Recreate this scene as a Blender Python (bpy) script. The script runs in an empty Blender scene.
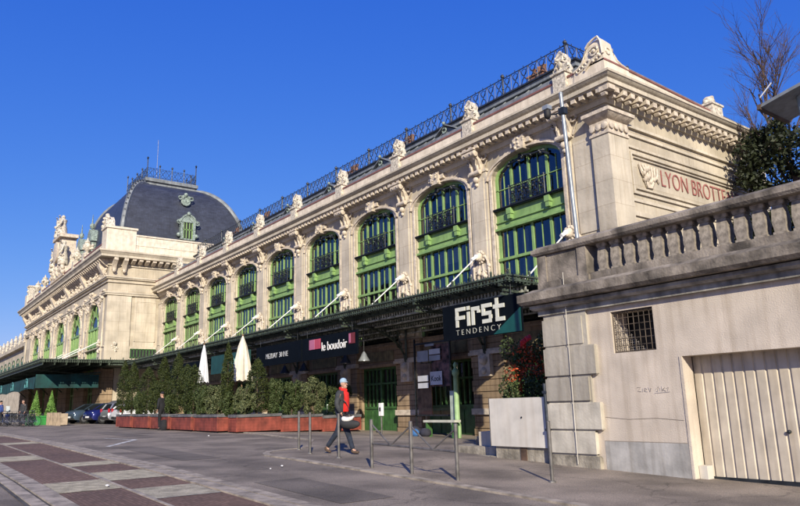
import bpy, bmesh, math, random
from math import sin, cos, pi, radians
from mathutils import Vector, Matrix
random.seed(7)
S = bpy.context.scene
col = S.collection

# ---------------- camera
cd = bpy.data.cameras.new('camera'); cam = bpy.data.objects.new('camera', cd); col.objects.link(cam)
YAW, PITCH, ROLL = radians(-53.0145), radians(12.5689), radians(-1.6029)
F_ = Vector((sin(YAW)*cos(PITCH), cos(YAW)*cos(PITCH), sin(PITCH)))
R_ = Vector((cos(YAW), -sin(YAW), 0)); U_ = R_.cross(F_)
R2 = R_*cos(ROLL)+U_*sin(ROLL); U2 = -R_*sin(ROLL)+U_*cos(ROLL)
M = Matrix((R2, U2, -F_)).transposed().to_4x4(); M.translation = Vector((0, 0, 1.55))
cam.matrix_world = M
cd.sensor_width = 36; cd.lens = 36*681.48/800; cd.clip_start = .1; cd.clip_end = 3000
S.camera = cam
# ---------------- light
SUN_EL = radians(25); SUN_AZ_VEC = Vector((.857, -.515, 0)).normalized()
w = bpy.data.worlds.new("World"); S.world = w; w.use_nodes = True
nt = w.node_tree; nt.nodes.clear()
sky = nt.nodes.new('ShaderNodeTexSky'); sky.sky_type = 'NISHITA'; sky.sun_disc = False
sky.sun_elevation = SUN_EL; sky.sun_rotation = math.atan2(SUN_AZ_VEC.x, SUN_AZ_VEC.y)
sky.air_density = 1.0; sky.dust_density = 0.2; sky.ozone_density = 3.5; sky.altitude = 200
bg = nt.nodes.new('ShaderNodeBackground'); bg.inputs[1].default_value = .12
# colour response of the sky: deep winter blue overhead, paler toward the horizon
ss = nt.nodes.new('ShaderNodeSeparateColor'); cc_ = nt.nodes.new('ShaderNodeCombineColor')
for ch, p_, a_ in ((0, 1.35, .54), (1, .85, .44), (2, .3, .686)):
    m1 = nt.nodes.new('ShaderNodeMath'); m1.operation = 'MULTIPLY'; m1.inputs[1].default_value = .12
    m2 = nt.nodes.new('ShaderNodeMath'); m2.operation = 'POWER'; m2.inputs[1].default_value = p_
    m3 = nt.nodes.new('ShaderNodeMath'); m3.operation = 'MULTIPLY'; m3.inputs[1].default_value = a_/.12
    nt.links.new(ss.outputs[ch], m1.inputs[0]); nt.links.new(m1.outputs[0], m2.inputs[0]); nt.links.new(m2.outputs[0], m3.inputs[0]); nt.links.new(m3.outputs[0], cc_.inputs[ch])
ow = nt.nodes.new('ShaderNodeOutputWorld')
nt.links.new(sky.outputs[0], ss.inputs[0]); nt.links.new(cc_.outputs[0], bg.inputs[0]); nt.links.new(bg.outputs[0], ow.inputs[0])
sl = bpy.data.lights.new('sun', 'SUN'); sl.energy = 4.9; sl.angle = radians(.53); sl.color = (1, .91, .74)
so = bpy.data.objects.new('sun', sl); col.objects.link(so)
sd = Vector((SUN_AZ_VEC.x*cos(SUN_EL), SUN_AZ_VEC.y*cos(SUN_EL), sin(SUN_EL)))
so.rotation_euler = sd.to_track_quat('Z', 'Y').to_euler(); so.location = (20, -20, 30)
S.view_settings.view_transform = 'Standard'; S.view_settings.look = 'None'
S.view_settings.exposure = 0.42; S.view_settings.gamma = 1; S.view_settings.use_curve_mapping = False

# ---------------- materials
MATS = {}
def mat(name, c, rough=.8, metal=0, noise=.12, scale=3.0, c2=None, bump=0, bscale=20, stain=0, spec=.5, detail=4, streak=0):
    if name in MATS: return MATS[name]
    m = bpy.data.materials.new(name); m.use_nodes = True; n = m.node_tree; n.nodes.clear()
    L = n.links.new; N = n.nodes.new
    b = N('ShaderNodeBsdfPrincipled'); o = N('ShaderNodeOutputMaterial'); L(b.outputs[0], o.inputs[0])
    b.inputs['Roughness'].default_value = rough; b.inputs['Metallic'].default_value = metal
    b.inputs['Specular IOR Level'].default_value = spec
    tc = N('ShaderNodeTexCoord')
    nz = N('ShaderNodeTexNoise'); nz.inputs['Scale'].default_value = scale; nz.inputs['Detail'].default_value = detail
    L(tc.outputs['Object'], nz.inputs['Vector'])
    mx = N('ShaderNodeMixRGB'); c2 = c2 or tuple(x*(1-2.5*noise) for x in c)
    c1 = tuple(min(1, x*(1+noise)) for x in c)
    mx.inputs[1].default_value = (*c2, 1); mx.inputs[2].default_value = (*c1, 1)
    r = N('ShaderNodeValToRGB'); r.color_ramp.elements[0].position = .32; r.color_ramp.elements[1].position = .66
    L(nz.outputs[0], r.inputs[0]); L(r.outputs[0], mx.inputs[0])
    out = mx.outputs[0]
    if streak:   # vertical weather streaks
        mp = N('ShaderNodeMapping'); mp.inputs['Scale'].default_value = (5, 5, .35); L(tc.outputs['Object'], mp.inputs[0])
        n2 = N('ShaderNodeTexNoise'); n2.inputs['Scale'].default_value = 1.6; n2.inputs['Detail'].default_value = 5; L(mp.outputs[0], n2.inputs['Vector'])
        r2 = N('ShaderNodeValToRGB'); r2.color_ramp.elements[0].position = .45; r2.color_ramp.elements[1].position = .75
        r2.color_ramp.elements[0].color = (1, 1, 1, 1); v = 1-streak; r2.color_ramp.elements[1].color = (v, v*.97, v*.93, 1)
        L(n2.outputs[0], r2.inputs[0]); m2 = N('ShaderNodeMixRGB'); m2.blend_type = 'MULTIPLY'; m2.inputs[0].default_value = 1
        L(out, m2.inputs[1]); L(r2.outputs[0], m2.inputs[2]); out = m2.outputs[0]
    L(out, b.inputs['Base Color'])
    if bump:
        n3 = N('ShaderNodeTexNoise'); n3.inputs['Scale'].default_value = bscale; n3.inputs['Detail'].default_value = 6
        L(tc.outputs['Object'], n3.inputs['Vector'])
        bp = N('ShaderNodeBump'); bp.inputs['Strength'].default_value = bump; bp.inputs['Distance'].default_value = .03
        L(n3.outputs[0], bp.inputs['Height']); L(bp.outputs[0], b.inputs['Normal'])
    MATS[name] = m; return m

def ashlar(name, c, bw, bh, joint=.5, var=.07, rough=.85, streak=.15, mort=.012, bump=.3, ground=False):
    """stone with block joints projected from both wall directions"""
    m = mat(name, c, rough, noise=.1, scale=.9, bump=bump, bscale=9, streak=streak)
    n = m.node_tree; L = n.links.new; N = n.nodes.new
    b = [x for x in n.nodes if x.type == 'BSDF_PRINCIPLED'][0]
    tc = [x for x in n.nodes if x.type == 'TEX_COORD'][0]
    sp = N('ShaderNodeSeparateXYZ'); L(tc.outputs['Object'], sp.inputs[0])
    ad = N('ShaderNodeMath'); ad.operation = 'ADD'; L(sp.outputs[0], ad.inputs[0]); L(sp.outputs[1], ad.inputs[1])
    cb = N('ShaderNodeCombineXYZ'); L(sp.outputs[0] if ground else ad.outputs[0], cb.inputs[0]); L(sp.outputs[1 if ground else 2], cb.inputs[1])
    br = N('ShaderNodeTexBrick'); br.inputs['Scale'].default_value = 1; br.inputs['Brick Width'].default_value = bw
    br.inputs['Row Height'].default_value = bh; br.inputs['Mortar Size'].default_value = mort; br.inputs['Mortar Smooth'].default_value = .4
    br.inputs['Color1'].default_value = (1, 1, 1, 1); br.inputs['Color2'].default_value = (1-var*2, 1-var*2.1, 1-var*2.4, 1)
    j = 1-joint; br.inputs['Mortar'].default_value = (j, j*.95, j*.9, 1)
    L(cb.outputs[0], br.inputs['Vector'])
    mm = N('ShaderNodeMixRGB'); mm.blend_type = 'MULTIPLY'; mm.inputs[0].default_value = 1
    old = b.inputs['Base Color'].links[0].from_socket
    L(old, mm.inputs[1]); L(br.outputs[0], mm.inputs[2]); L(mm.outputs[0], b.inputs['Base Color'])
    return m

STONE = ashlar('limestone', (.54, .475, .37), 1.3, .62, .26, .09)
STONE2 = mat('limestone_carved', (.58, .50, .40), .85, noise=.12, scale=5, bump=.5, bscale=14, streak=.12)
STONEP = ashlar('limestone_bright', (.57, .505, .40), 1.9, .8, .28, .05)
PARAP = mat('pale_parapet_stone', (.68, .60, .48), .8, noise=.08, scale=3, streak=.2, bump=.2)
ORN = mat('white_carved_stone', (.60, .54, .44), .8, noise=.25, scale=9, bump=.6, bscale=16)
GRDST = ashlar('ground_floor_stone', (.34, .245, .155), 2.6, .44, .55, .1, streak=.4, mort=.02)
COPING = mat('red_lead_coping', (.24, .10, .08), .6, noise=.1)
GREEN = mat('green_paint', (.22, .35, .12), .5, noise=.1, scale=3, c2=(.17, .29, .10), streak=.15)
GREEND = mat('dark_green_paint', (.045, .12, .035), .5, noise=.15, scale=4)
GREENC = mat('canopy_green_iron', (.055, .075, .05), .6, noise=.25, scale=7)
IRON = mat('dark_iron', (.022, .026, .03), .5, metal=.3, noise=.2, scale=8)
IRONB = mat('blue_grey_iron', (.03, .037, .05), .5, metal=.2, noise=.2, scale=8)
SLATE = ashlar('slate', (.045, .052, .075), .35, .16, .25, .14, rough=.5, streak=.2, mort=.008, bump=.2)
ZINC = mat('zinc_roof', (.22, .24, .25), .55, metal=.1, noise=.15, scale=2, streak=.25)
COPPER = mat('verdigris_copper', (.25, .31, .27), .6, noise=.25, scale=8, bump=.4)
TERRA = mat('terracotta', (.24, .12, .075), .85, noise=.2, scale=6)
REDTXT = mat('red_lettering', (.32, .115, .10), .6, noise=.1)
WHITEP = mat('white_paint', (.78, .77, .74), .5, noise=.05)
WHITE = WHITEP
CREAM = mat('cream_render', (.56, .485, .40), .9, noise=.08, scale=1.6, bump=.25, bscale=45, streak=.2, detail=9)
GREYBAND = mat('grey_painted_band', (.40, .385, .36), .9, noise=.12, scale=2.5, streak=.3, bump=.15)
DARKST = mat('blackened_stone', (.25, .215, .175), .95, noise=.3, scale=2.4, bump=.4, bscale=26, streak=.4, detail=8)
GREYST = ashlar('grey_quoin_stone', (.39, .355, .295), 4, 9, .0, .0, streak=.3, bump=.35)
ROUGHC = mat('rough_concrete', (.33, .295, .235), .95, noise=.25, scale=3, bump=.5, bscale=20, streak=.35)
PANEL = mat('white_panel', (.60, .565, .50), .7, noise=.07, scale=2.2, streak=.12)
GDOOR = mat('garage_door_paint', (.52, .455, .36), .55, noise=.08, scale=3, streak=.2)
STEEL = mat('galvanised_post', (.16, .15, .14), .5, metal=.4, noise=.2, scale=6)
MASTM = mat('pale_mast_steel', (.30, .33, .345), .4, metal=.3, noise=.1)
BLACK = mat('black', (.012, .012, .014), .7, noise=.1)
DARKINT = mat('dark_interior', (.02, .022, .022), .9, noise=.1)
CURT = mat('curtain_fabric', (.50, .52, .42), .9, noise=.12, scale=4)
SIGNB = mat('sign_blue_black', (.004, .006, .009), .6, spec=.05, noise=.08)
SIGNG = mat('sign_green_swoosh', (.006, .07, .06), .5, noise=.08)
SIGNT = mat('sign_lettering', (.62, .62, .52), .5, noise=.03)
PINK = mat('sign_pink', (.42, .06, .10), .6, noise=.05)
TEAL = mat('teal_awning', (.003, .05, .05), .8, noise=.25, scale=1.5, streak=.2)
REDPL = mat('red_planter_paint', (.23, .05, .032), .7, noise=.2, scale=2.5, streak=.3, bump=.1)
PLRIM = mat('planter_rim_slate', (.12, .12, .125), .8, noise=.2)
SOIL = mat('soil', (.05, .035, .022), 1, noise=.2)
CANVAS = mat('ivory_canvas', (.66, .60, .48), .85, noise=.05, scale=5)
CANVASW = mat('white_canvas', (.72, .72, .74), .85, noise=.05, scale=5)
WOOD = mat('wood_pole', (.22, .13, .07), .7, noise=.2)
BARK = mat('bark', (.10, .07, .05), .95, noise=.3, scale=9, bump=.6)

def leafmat(name, c, c2, rough=.6):
    m = bpy.data.materials.new(name); m.use_nodes = True; n = m.node_tree; n.nodes.clear(); L = n.links.new; N = n.nodes.new
    o = N('ShaderNodeOutputMaterial'); b = N('ShaderNodeBsdfPrincipled'); b.inputs['Roughness'].default_value = rough
    b.inputs['Specular IOR Level'].default_value = .3
    t = N('ShaderNodeBsdfTranslucent'); ms = N('ShaderNodeMixShader'); ms.inputs[0].default_value = .2
    g_ = N('ShaderNodeNewGeometry'); r = N('ShaderNodeValToRGB')
    r.color_ramp.elements[0].color = (*c, 1); r.color_ramp.elements[1].color = (*c2, 1)
    L(g_.outputs['Random Per Island'], r.inputs[0]); L(r.outputs[0], b.inputs[0]); L(r.outputs[0], t.inputs[0])
    L(b.outputs[0], ms.inputs[1]); L(t.outputs[0], ms.inputs[2]); L(ms.outputs[0], o.inputs[0]); return m
LEAF_CON = leafmat('conifer_leaf', (.014, .028, .007), (.07, .085, .02))
LEAF_BUSH = leafmat('bush_leaf', (.02, .04, .01), (.10, .125, .045))
LEAF_VAR = leafmat('variegated_leaf', (.02, .04, .012), (.19, .205, .095))
LEAF_TREE = leafmat('tree_leaf', (.012, .018, .008), (.04, .05, .02))
FLOWER = leafmat('red_flower', (.35, .04, .01), (.65, .12, .04))
def glass(name, ior, tint, rough=.03):
    m = bpy.data.materials.new(name); m.use_nodes = True; n = m.node_tree; n.nodes.clear(); L = n.links.new; N = n.nodes.new
    o = N('ShaderNodeOutputMaterial'); ms = N('ShaderNodeMixShader'); fr = N('ShaderNodeFresnel'); fr.inputs[0].default_value = ior
    t = N('ShaderNodeBsdfTransparent'); t.inputs[0].default_value = (*tint, 1); gl = N('ShaderNodeBsdfGlossy'); gl.inputs['Roughness'].default_value = rough
    tc = N('ShaderNodeTexCoord'); nz = N('ShaderNodeTexNoise'); nz.inputs['Scale'].default_value = 1.1; L(tc.outputs['Object'], nz.inputs['Vector'])
    bp = N('ShaderNodeBump'); bp.inputs['Strength'].default_value = .08; bp.inputs['Distance'].default_value = .05; L(nz.outputs[0], bp.inputs['Height']); L(bp.outputs[0], gl.inputs['Normal'])
    L(fr.outputs[0], ms.inputs[0]); L(t.outputs[0], ms.inputs[1]); L(gl.outputs[0], ms.inputs[2]); L(ms.outputs[0], o.inputs[0]); return m
GLASS = glass('window_glass', 2.2, (.84, .88, .84))
GLASSC = glass('canopy_glass', 1.5, (.62, .65, .62), .3)
CARGL = mat('car_glass', (.015, .018, .02), .08, noise=.05)
CHROME = mat('chrome', (.55, .56, .58), .25, metal=.8, noise=.05)
RUBBER = mat('tyre_rubber', (.015, .015, .016), .9, noise=.1)
SKIN = mat('skin', (.42, .24, .17), .6, noise=.06)

# ---------------- mesh builder
class MB:
    def __init__(s): s.v = []; s.f = []
    def add(s, vs, fs):
        n = len(s.v); s.v += [tuple(v) for v in vs]; s.f += [tuple(i+n for i in f) for f in fs]; return s
    def box(s, x0, x1, y0, y1, z0, z1):
        if x0 > x1: x0, x1 = x1, x0
        if y0 > y1: y0, y1 = y1, y0
        v = [(x, y, z) for x in (x0, x1) for y in (y0, y1) for z in (z0, z1)]
        return s.add(v, [(0, 1, 3, 2), (4, 6, 7, 5), (0, 4, 5, 1), (2, 3, 7, 6), (0, 2, 6, 4), (1, 5, 7, 3)])
    def fr(s, a, b):  # frustum between two rects a=(x0,x1,y0,y1,z)
        def q(r): x0, x1, y0, y1, z = r; return [(x0, y0, z), (x1, y0, z), (x1, y1, z), (x0, y1, z)]
        return s.add(q(a)+q(b), [(3, 2, 1, 0), (4, 5, 6, 7), (0, 1, 5, 4), (1, 2, 6, 5), (2, 3, 7, 6), (3, 0, 4, 7)])
    def prism(s, poly, axis, a0, a1):
        """poly of 2D points; axis 'y': (x,z); 'x': (y,z); 'z': (x,y)"""
        def P(p, a): return {'y': (p[0], a, p[1]), 'x': (a, p[0], p[1]), 'z': (p[0], p[1], a)}[axis]
        n = len(poly); vs = [P(p, a0) for p in poly]+[P(p, a1) for p in poly]
        return s.add(vs, [tuple(range(n))[::-1], tuple(range(n, 2*n))]+[(i, (i+1) % n, n+(i+1) % n, n+i) for i in range(n)])
    def lathe(s, prof, c, seg=10, axis='z'):
        vs = []; n = len(prof)
        for r, h in prof:
            for k in range(seg):
                a = 2*pi*k/seg
                if axis == 'z': vs.append((c[0]+r*cos(a), c[1]+r*sin(a), c[2]+h))
                elif axis == 'y': vs.append((c[0]+r*cos(a), c[1]+h, c[2]+r*sin(a)))
                else: vs.append((c[0]+h, c[1]+r*cos(a), c[2]+r*sin(a)))
        fs = [(i*seg+k, i*seg+(k+1) % seg, (i+1)*seg+(k+1) % seg, (i+1)*seg+k) for i in range(n-1) for k in range(seg)]
        fs += [tuple(range(seg))[::-1], tuple(range((n-1)*seg, n*seg))]
        return s.add(vs, fs)
    def tube(s, pts, r, seg=4, closed=False, r2=None):
        pts = [Vector(p) for p in pts]; n = len(pts); vs = []
        for i, p in enumerate(pts):
            if closed: d = pts[(i+1) % n]-pts[i-1]
            else: d = pts[min(i+1, n-1)]-pts[max(i-1, 0)]
            d.normalize(); a = d.orthogonal() if abs(d.z) > .9 else d.cross(Vector((0, 0, 1)))
            a.normalize(); b = d.cross(a); rr = r if r2 is None else r+(r2-r)*i/max(1, n-1)
            for k in range(seg):
                t = 2*pi*(k+.5)/seg; vs.append(p+a*rr*cos(t)+b*rr*sin(t))
        m = n if closed else n-1
        fs = [(i*seg+k, i*seg+(k+1) % seg, ((i+1) % n)*seg+(k+1) % seg, ((i+1) % n)*seg+k) for i in range(m) for k in range(seg)]
        if not closed: fs += [tuple(range(seg))[::-1], tuple(range((n-1)*seg, n*seg))]
        return s.add(vs, fs)
    def ring(s, c, r, t, axis='y', seg=10, r0=0, r1=2*pi, sides=4):
        cl = abs(r1-r0-2*pi) < .01; k = seg if cl else seg+1; pts = []
        for i in range(k):
            a = r0+(r1-r0)*i/seg
            pts.append({'y': (c[0]+r*cos(a), c[1], c[2]+r*sin(a)), 'x': (c[0], c[1]+r*cos(a), c[2]+r*sin(a)), 'z': (c[0]+r*cos(a), c[1]+r*sin(a), c[2])}[axis])
        return s.tube(pts, t, sides, cl)
    def ball(s, c, r, seg=8, sc=(1, 1, 1)):
        vs = []; rings = max(4, seg//2+1)
        for i in range(rings+1):
            a = pi*i/rings
            for k in range(seg):
                b = 2*pi*k/seg; rr = r*max(sin(a), .02)
                vs.append((c[0]+rr*cos(b)*sc[0], c[1]+rr*sin(b)*sc[1], c[2]-r*cos(a)*sc[2]))
        return s.add(vs, [(i*seg+k, i*seg+(k+1) % seg, (i+1)*seg+(k+1) % seg, (i+1)*seg+k) for i in range(rings) for k in range(seg)])
    def lump(s, c, r, n, rng, sc=(1, 1, 1)):
        """carved relief: cluster of small knobs and ridges"""
        for i in range(n):
            s.ball((c[0]+rng.uniform(-1, 1)*r*sc[0], c[1]+rng.uniform(-1, 1)*r*sc[1], c[2]+rng.uniform(-1, 1)*r*sc[2]), min(.16, r*rng.uniform(.18, .42)), 7)
        return s
    def build(s, name, m, parent=None, smooth=False, world=True):
        me = bpy.data.meshes.new(name); off = parent_loc(parent) if (parent and world) else Vector((0, 0, 0))
        me.from_pydata([tuple(Vector(v)-off) for v in s.v], [], s.f); me.update()
        me.materials.append(m)
        if len(s.f) < 9000 and (smooth or len(s.v) > 30):
            for p in me.polygons: p.use_smooth = True
            me.set_sharp_from_angle(angle=radians(50))
        o = bpy.data.objects.new(name, me); col.objects.link(o)
        if parent: o.parent = parent
        return o
def parent_loc(p):
    v = Vector((0, 0, 0))
    while p: v += Vector(p.location); p = p.parent
    return v
def tag(o, label=None, cat=None, group=None, kind=None):
    if label: o['label'] = label
    if cat: o['category'] = cat
    if group: o['group'] = group
    if kind: o['kind'] = kind
    return o
def empty(name, loc, label=None, cat=None, group=None, rz=0):
    o = bpy.data.objects.new(name, None); col.objects.link(o); o.location = loc; o.rotation_euler = (0, 0, rz)
    o.empty_display_size = .2
    return tag(o, label, cat, group)
def copy_tree(o, parent=None, loc=None, rz=None, label=None):
    c = o.copy(); col.objects.link(c)
    if parent: c.parent = parent
    if loc is not None: c.location = loc
    if rz is not None: c.rotation_euler = (0, 0, rz)
    if label: c['label'] = label
    for ch in list(o.children): copy_tree(ch, c)
    return c
def quad(x0, x1, y, z0, z1): return MB().add([(x0, y, z0), (x1, y, z0), (x1, y, z1), (x0, y, z1)], [(0, 1, 2, 3)])
def text(name, body, size, ext, m, parent, origin, xdir, zdir, align='LEFT', sx=1, world=True, bold=0):
    cu = bpy.data.curves.new(name, 'FONT'); cu.body = body; cu.size = size; cu.extrude = ext; cu.align_x = align; cu.offset = bold
    t = bpy.data.objects.new(name+'_tmp', cu); col.objects.link(t); dg = bpy.context.evaluated_depsgraph_get(); dg.update()
    me = bpy.data.meshes.new_from_object(t.evaluated_get(dg)); bpy.data.objects.remove(t)
    X = Vector(xdir).normalized(); Z = Vector(zdir).normalized(); N_ = X.cross(Z)
    off = parent_loc(parent) if (parent and world) else Vector((0, 0, 0)); O = Vector(origin)
    for v in me.vertices:
        p = v.co.copy(); v.co = O+X*p.x*sx+Z*p.y+N_*p.z-off
    me.materials.clear(); me.materials.append(m)
    o = bpy.data.objects.new(name, me); col.objects.link(o); o.parent = parent; return o

# ---------------- terrain
GX = [(-2000, 1.4), (-120, 1.0), (-60, .87), (-45, .8), (-35, .72), (-25, .63), (-14, .42), (-9, .27), (-6, .17), (0, .05), (10, -.1), (40, -.4), (2000, -.6)]
def g(X, Y=0):
    for (a, za), (b, zb) in zip(GX, GX[1:]):
        if a <= X <= b: z = za+(zb-za)*(X-a)/(b-a); break
    t = min(max((Y-12)/5, 0), 1)
    return z-.2*t
# ================= GROUND
def asphalt(name, c, scale=60, patch=.2, cracks=True):
    m = mat(name, c, .9, noise=patch, scale=.8, bump=.6, bscale=70, detail=8)
    n = m.node_tree; L = n.links.new; N = n.nodes.new; b = [x for x in n.nodes if x.type == 'BSDF_PRINCIPLED'][0]
    tc = [x for x in n.nodes if x.type == 'TEX_COORD'][0]
    nz = N('ShaderNodeTexNoise'); nz.inputs['Scale'].default_value = scale; nz.inputs['Detail'].default_value = 3; L(tc.outputs['Object'], nz.inputs['Vector'])
    r = N('ShaderNodeValToRGB'); r.color_ramp.elements[0].position = .3; r.color_ramp.elements[0].color = (.6, .6, .6, 1)
    r.color_ramp.elements[1].position = .75; r.color_ramp.elements[1].color = (1.45, 1.42, 1.38, 1); L(nz.outputs[0], r.inputs[0])
    mm = N('ShaderNodeMixRGB'); mm.blend_type = 'MULTIPLY'; mm.inputs[0].default_value = 1
    L(b.inputs['Base Color'].links[0].from_socket, mm.inputs[1]); L(r.outputs[0], mm.inputs[2]); out = mm.outputs[0]
    if cracks:
        vo = N('ShaderNodeTexVoronoi'); vo.feature = 'DISTANCE_TO_EDGE'; vo.inputs['Scale'].default_value = .33
        nd = N('ShaderNodeTexNoise'); nd.inputs['Scale'].default_value = 1.3; nd.inputs['Detail'].default_value = 6; L(tc.outputs['Object'], nd.inputs['Vector'])
        ad = N('ShaderNodeVectorMath'); ad.operation = 'MULTIPLY_ADD'; ad.inputs[1].default_value = (1.3, 1.3, 1.3)
        L(nd.outputs['Color'], ad.inputs[0]); L(tc.outputs['Object'], ad.inputs[2]); L(ad.outputs[0], vo.inputs['Vector'])
        rc = N('ShaderNodeValToRGB'); rc.color_ramp.elements[0].position = .002; rc.color_ramp.elements[0].color = (.55, .55, .55, 1); rc.color_ramp.elements[1].position = .012
        L(vo.outputs[0], rc.inputs[0]); m3 = N('ShaderNodeMixRGB'); m3.blend_type = 'MULTIPLY'; m3.inputs[0].default_value = .8
        L(out, m3.inputs[1]); L(rc.outputs[0], m3.inputs[2]); out = m3.outputs[0]
    L(out, b.inputs['Base Color']); return m
ASPH = asphalt('asphalt_road', (.235, .198, .158))
ASPH2 = asphalt('asphalt_forecourt', (.26, .217, .172))
KERB = mat('kerb_granite', (.33, .28, .22), .9, noise=.2, scale=4, bump=.3, bscale=40)
KERBL = mat('kerb_joint_dark', (.06, .055, .05), .95, noise=.2)
BRICKP = ashlar('brown_brick_paving', (.195, .118, .08), .12, .06, .45, .2, streak=0, mort=.01, ground=True)
RIBP = mat('ribbed_grey_paving', (.27, .25, .212), .9, noise=.15, scale=5, bump=.4, bscale=40)
PAINT = mat('road_paint', (.55, .54, .5), .8, noise=.25, scale=6)
xs = [-2000, -600, -300, -200]+list(range(-120, 41))+[80, 200, 600, 2000]
ys = [-2000, -500, -100, -40, -20, -10]+[i*.5 for i in range(-16, 51)]+[30, 40, 60, 120, 500, 2000]
mb = MB(); n = len(ys)
mb.v = [(x, y, g(x, y)) for x in xs for y in ys]
mb.f = [(i*n+j, (i+1)*n+j, (i+1)*n+j+1, i*n+j+1) for i in range(len(xs)-1) for j in range(n-1)]
tag(mb.build('ground', ASPH), kind='structure')
def sheet(x0, x1, y0, y1, dz, mb=None):
    mb = mb or MB(); X = sorted({x0, x1} | {float(i) for i in range(math.ceil(x0), math.floor(x1)+1)})
    Y = sorted({y0, y1} | {i*.5 for i in range(math.ceil(y0*2), math.floor(y1*2)+1)} if y1 > 12 else {y0, y1})
    n = len(Y); mb.add([(x, y, g(x, y)+dz) for x in X for y in Y], [(i*n+j, (i+1)*n+j, (i+1)*n+j+1, i*n+j+1) for i in range(len(X)-1) for j in range(n-1)]); return mb
def slabg(x0, x1, y0, y1, h, mb=None, lo=0):
    mb = mb or MB(); X = sorted({x0, x1} | {float(i) for i in range(math.ceil(x0), math.floor(x1)+1)})
    for a, b in zip(X, X[1:]):
        mb.add([(a, y0, g(a, y0)+lo), (a, y1, g(a, y1)+lo), (b, y0, g(b, y0)+lo), (b, y1, g(b, y1)+lo), (a, y0, g(a, y0)+h), (a, y1, g(a, y1)+h), (b, y0, g(b, y0)+h), (b, y1, g(b, y1)+h)],
               [(0, 1, 3, 2), (4, 6, 7, 5), (0, 4, 5, 1), (2, 3, 7, 6), (0, 2, 6, 4), (1, 5, 7, 3)])
    return mb
# pavement in front of the building (flush kerb with rounded corner at its street end)
mb = sheet(-15.2, 30, 7.62, 20, .02)
pts = [(-15.2, 7.62)]+[(-15.2-1.5*sin(a), 9.12-1.5*cos(a)) for a in [pi/2*i/6 for i in range(1, 7)]]+[(-19.5, 11.0), (-26, 11.6), (-26, 20), (-15.2, 20)]
def fan(pts, dz, mb): # triangulated to follow terrain roughly
    bm = bmesh.new(); vs = [bm.verts.new((p[0], p[1], 0)) for p in pts]; bm.faces.new(vs)
    for x in range(-60, 20):
        bmesh.ops.bisect_plane(bm, geom=bm.verts[:]+bm.edges[:]+bm.faces[:], plane_co=(x, 0, 0), plane_no=(1, 0, 0))
    for y in (12, 17):
        bmesh.ops.bisect_plane(bm, geom=bm.verts[:]+bm.edges[:]+bm.faces[:], plane_co=(0, y, 0), plane_no=(0, 1, 0))
    bm.verts.index_update(); mb.add([(v.co.x, v.co.y, g(v.co.x, v.co.y)+dz) for v in bm.verts], [[v.index for v in f.verts] for f in bm.faces]); bm.free()
fan(pts, .02, mb)
tag(mb.build('pavement', ASPH2), kind='structure')
mb = MB(); slabg(-15.2, 30, 7.45, 7.62, .03, mb)
cv = [(-15.2-1.67*sin(a), 9.12-1.67*cos(a)) for a in [pi/2*i/8 for i in range(0, 9)]]+[(-17.2, 9.6), (-19.6, 11.15), (-26, 11.75)]
ci = [(-15.2-1.5*sin(a), 9.12-1.5*cos(a)) for a in [pi/2*i/8 for i in range(0, 9)]]+[(-17.0, 9.5), (-19.5, 11.0), (-26, 11.6)]
for (a, b, c, d) in zip(cv, cv[1:], ci[1:], ci):
    q = [(p[0], p[1], g(*p)+.031) for p in (a, b, c, d)]; mb.add(q+[(x, y, z-.08) for x, y, z in q], [(3, 2, 1, 0), (0, 1, 5, 4), (2, 3, 7, 6)])
tag(mb.build('kerb', KERB), kind='structure')
# resurfaced tar patches and a worn joint in the roadway
PATCH = asphalt('asphalt_patch', (.15, .128, .105), cracks=False)
mb = MB(); sheet(-21.0, -15.8, 5.6, 6.5, .005, mb); sheet(-34, -27.5, 7.6, 8.5, .005, mb); sheet(-11.2, -8.4, 5.2, 6.1, .005, mb)
tag(mb.build('road_patch', PATCH), kind='structure')
# raised median crossing: two granite kerb bands, brown brick squares and ribbed grey strips
tag(sheet(-46, 6, 2.3, 4.35, .006).build('median_paving', BRICKP), kind='structure')
mb = MB()
for x0, wd in [(-44, 1.5), (-37, 1.5), (-29, 1.6), (-20.1, 1.5), (-13.3, 1.35), (-8.6, 1.3), (-4.2, 1.2)]:
    sheet(x0, x0+wd, 2.32, 3.26, .011, mb)
    for k in range(int(wd/.075)): slabg(x0+.02+k*.075, x0+.055+k*.075, 2.34, 3.24, .017, mb, .008)
for x0, wd in [(-43, 1.4), (-35, 1.4), (-27, 1.4), (-17.1, 1.0), (-14.5, 1.5), (-11.7, 1.25), (-8.8, 1.3), (-5.6, 1.2)]:
    sheet(x0, x0+wd, 3.34, 4.33, .011, mb)
    for k in range(int(wd/.075)): slabg(x0+.02+k*.075, x0+.055+k*.075, 3.36, 4.31, .015, mb, .008)
tag(mb.build('ribbed_paving_strip', RIBP), kind='structure')
mb = MB(); slabg(-48, 8, 4.35, 4.62, .03, mb); slabg(-48, 8, 4.67, 4.86, .022, mb); slabg(-48, 8, 2.03, 2.3, .03, mb); slabg(-48, 8, 1.8, 1.98, .022, mb); slabg(-48, 8, 3.27, 3.33, .016, mb)
slabg(-46.3, -46, 2.3, 4.35, .028, mb)
tag(mb.build('kerb_band', KERB), kind='structure')
mb = MB(); sheet(-48, 8, 4.62, 4.67, .008, mb); sheet(-48, 8, 1.98, 2.03, .008, mb); sheet(-48, 8, 1.74, 1.8, .008, mb)
tag(mb.build('gutter_joint', KERBL), kind='structure')
mb = MB()
q = [(-22.0, 5.6), (-24.9, 7.25), (-25.0, 7.1), (-22.15, 5.5)]; mb.add([(x, y, g(x, y)+.006) for x, y in q], [(0, 1, 2, 3)])
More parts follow.
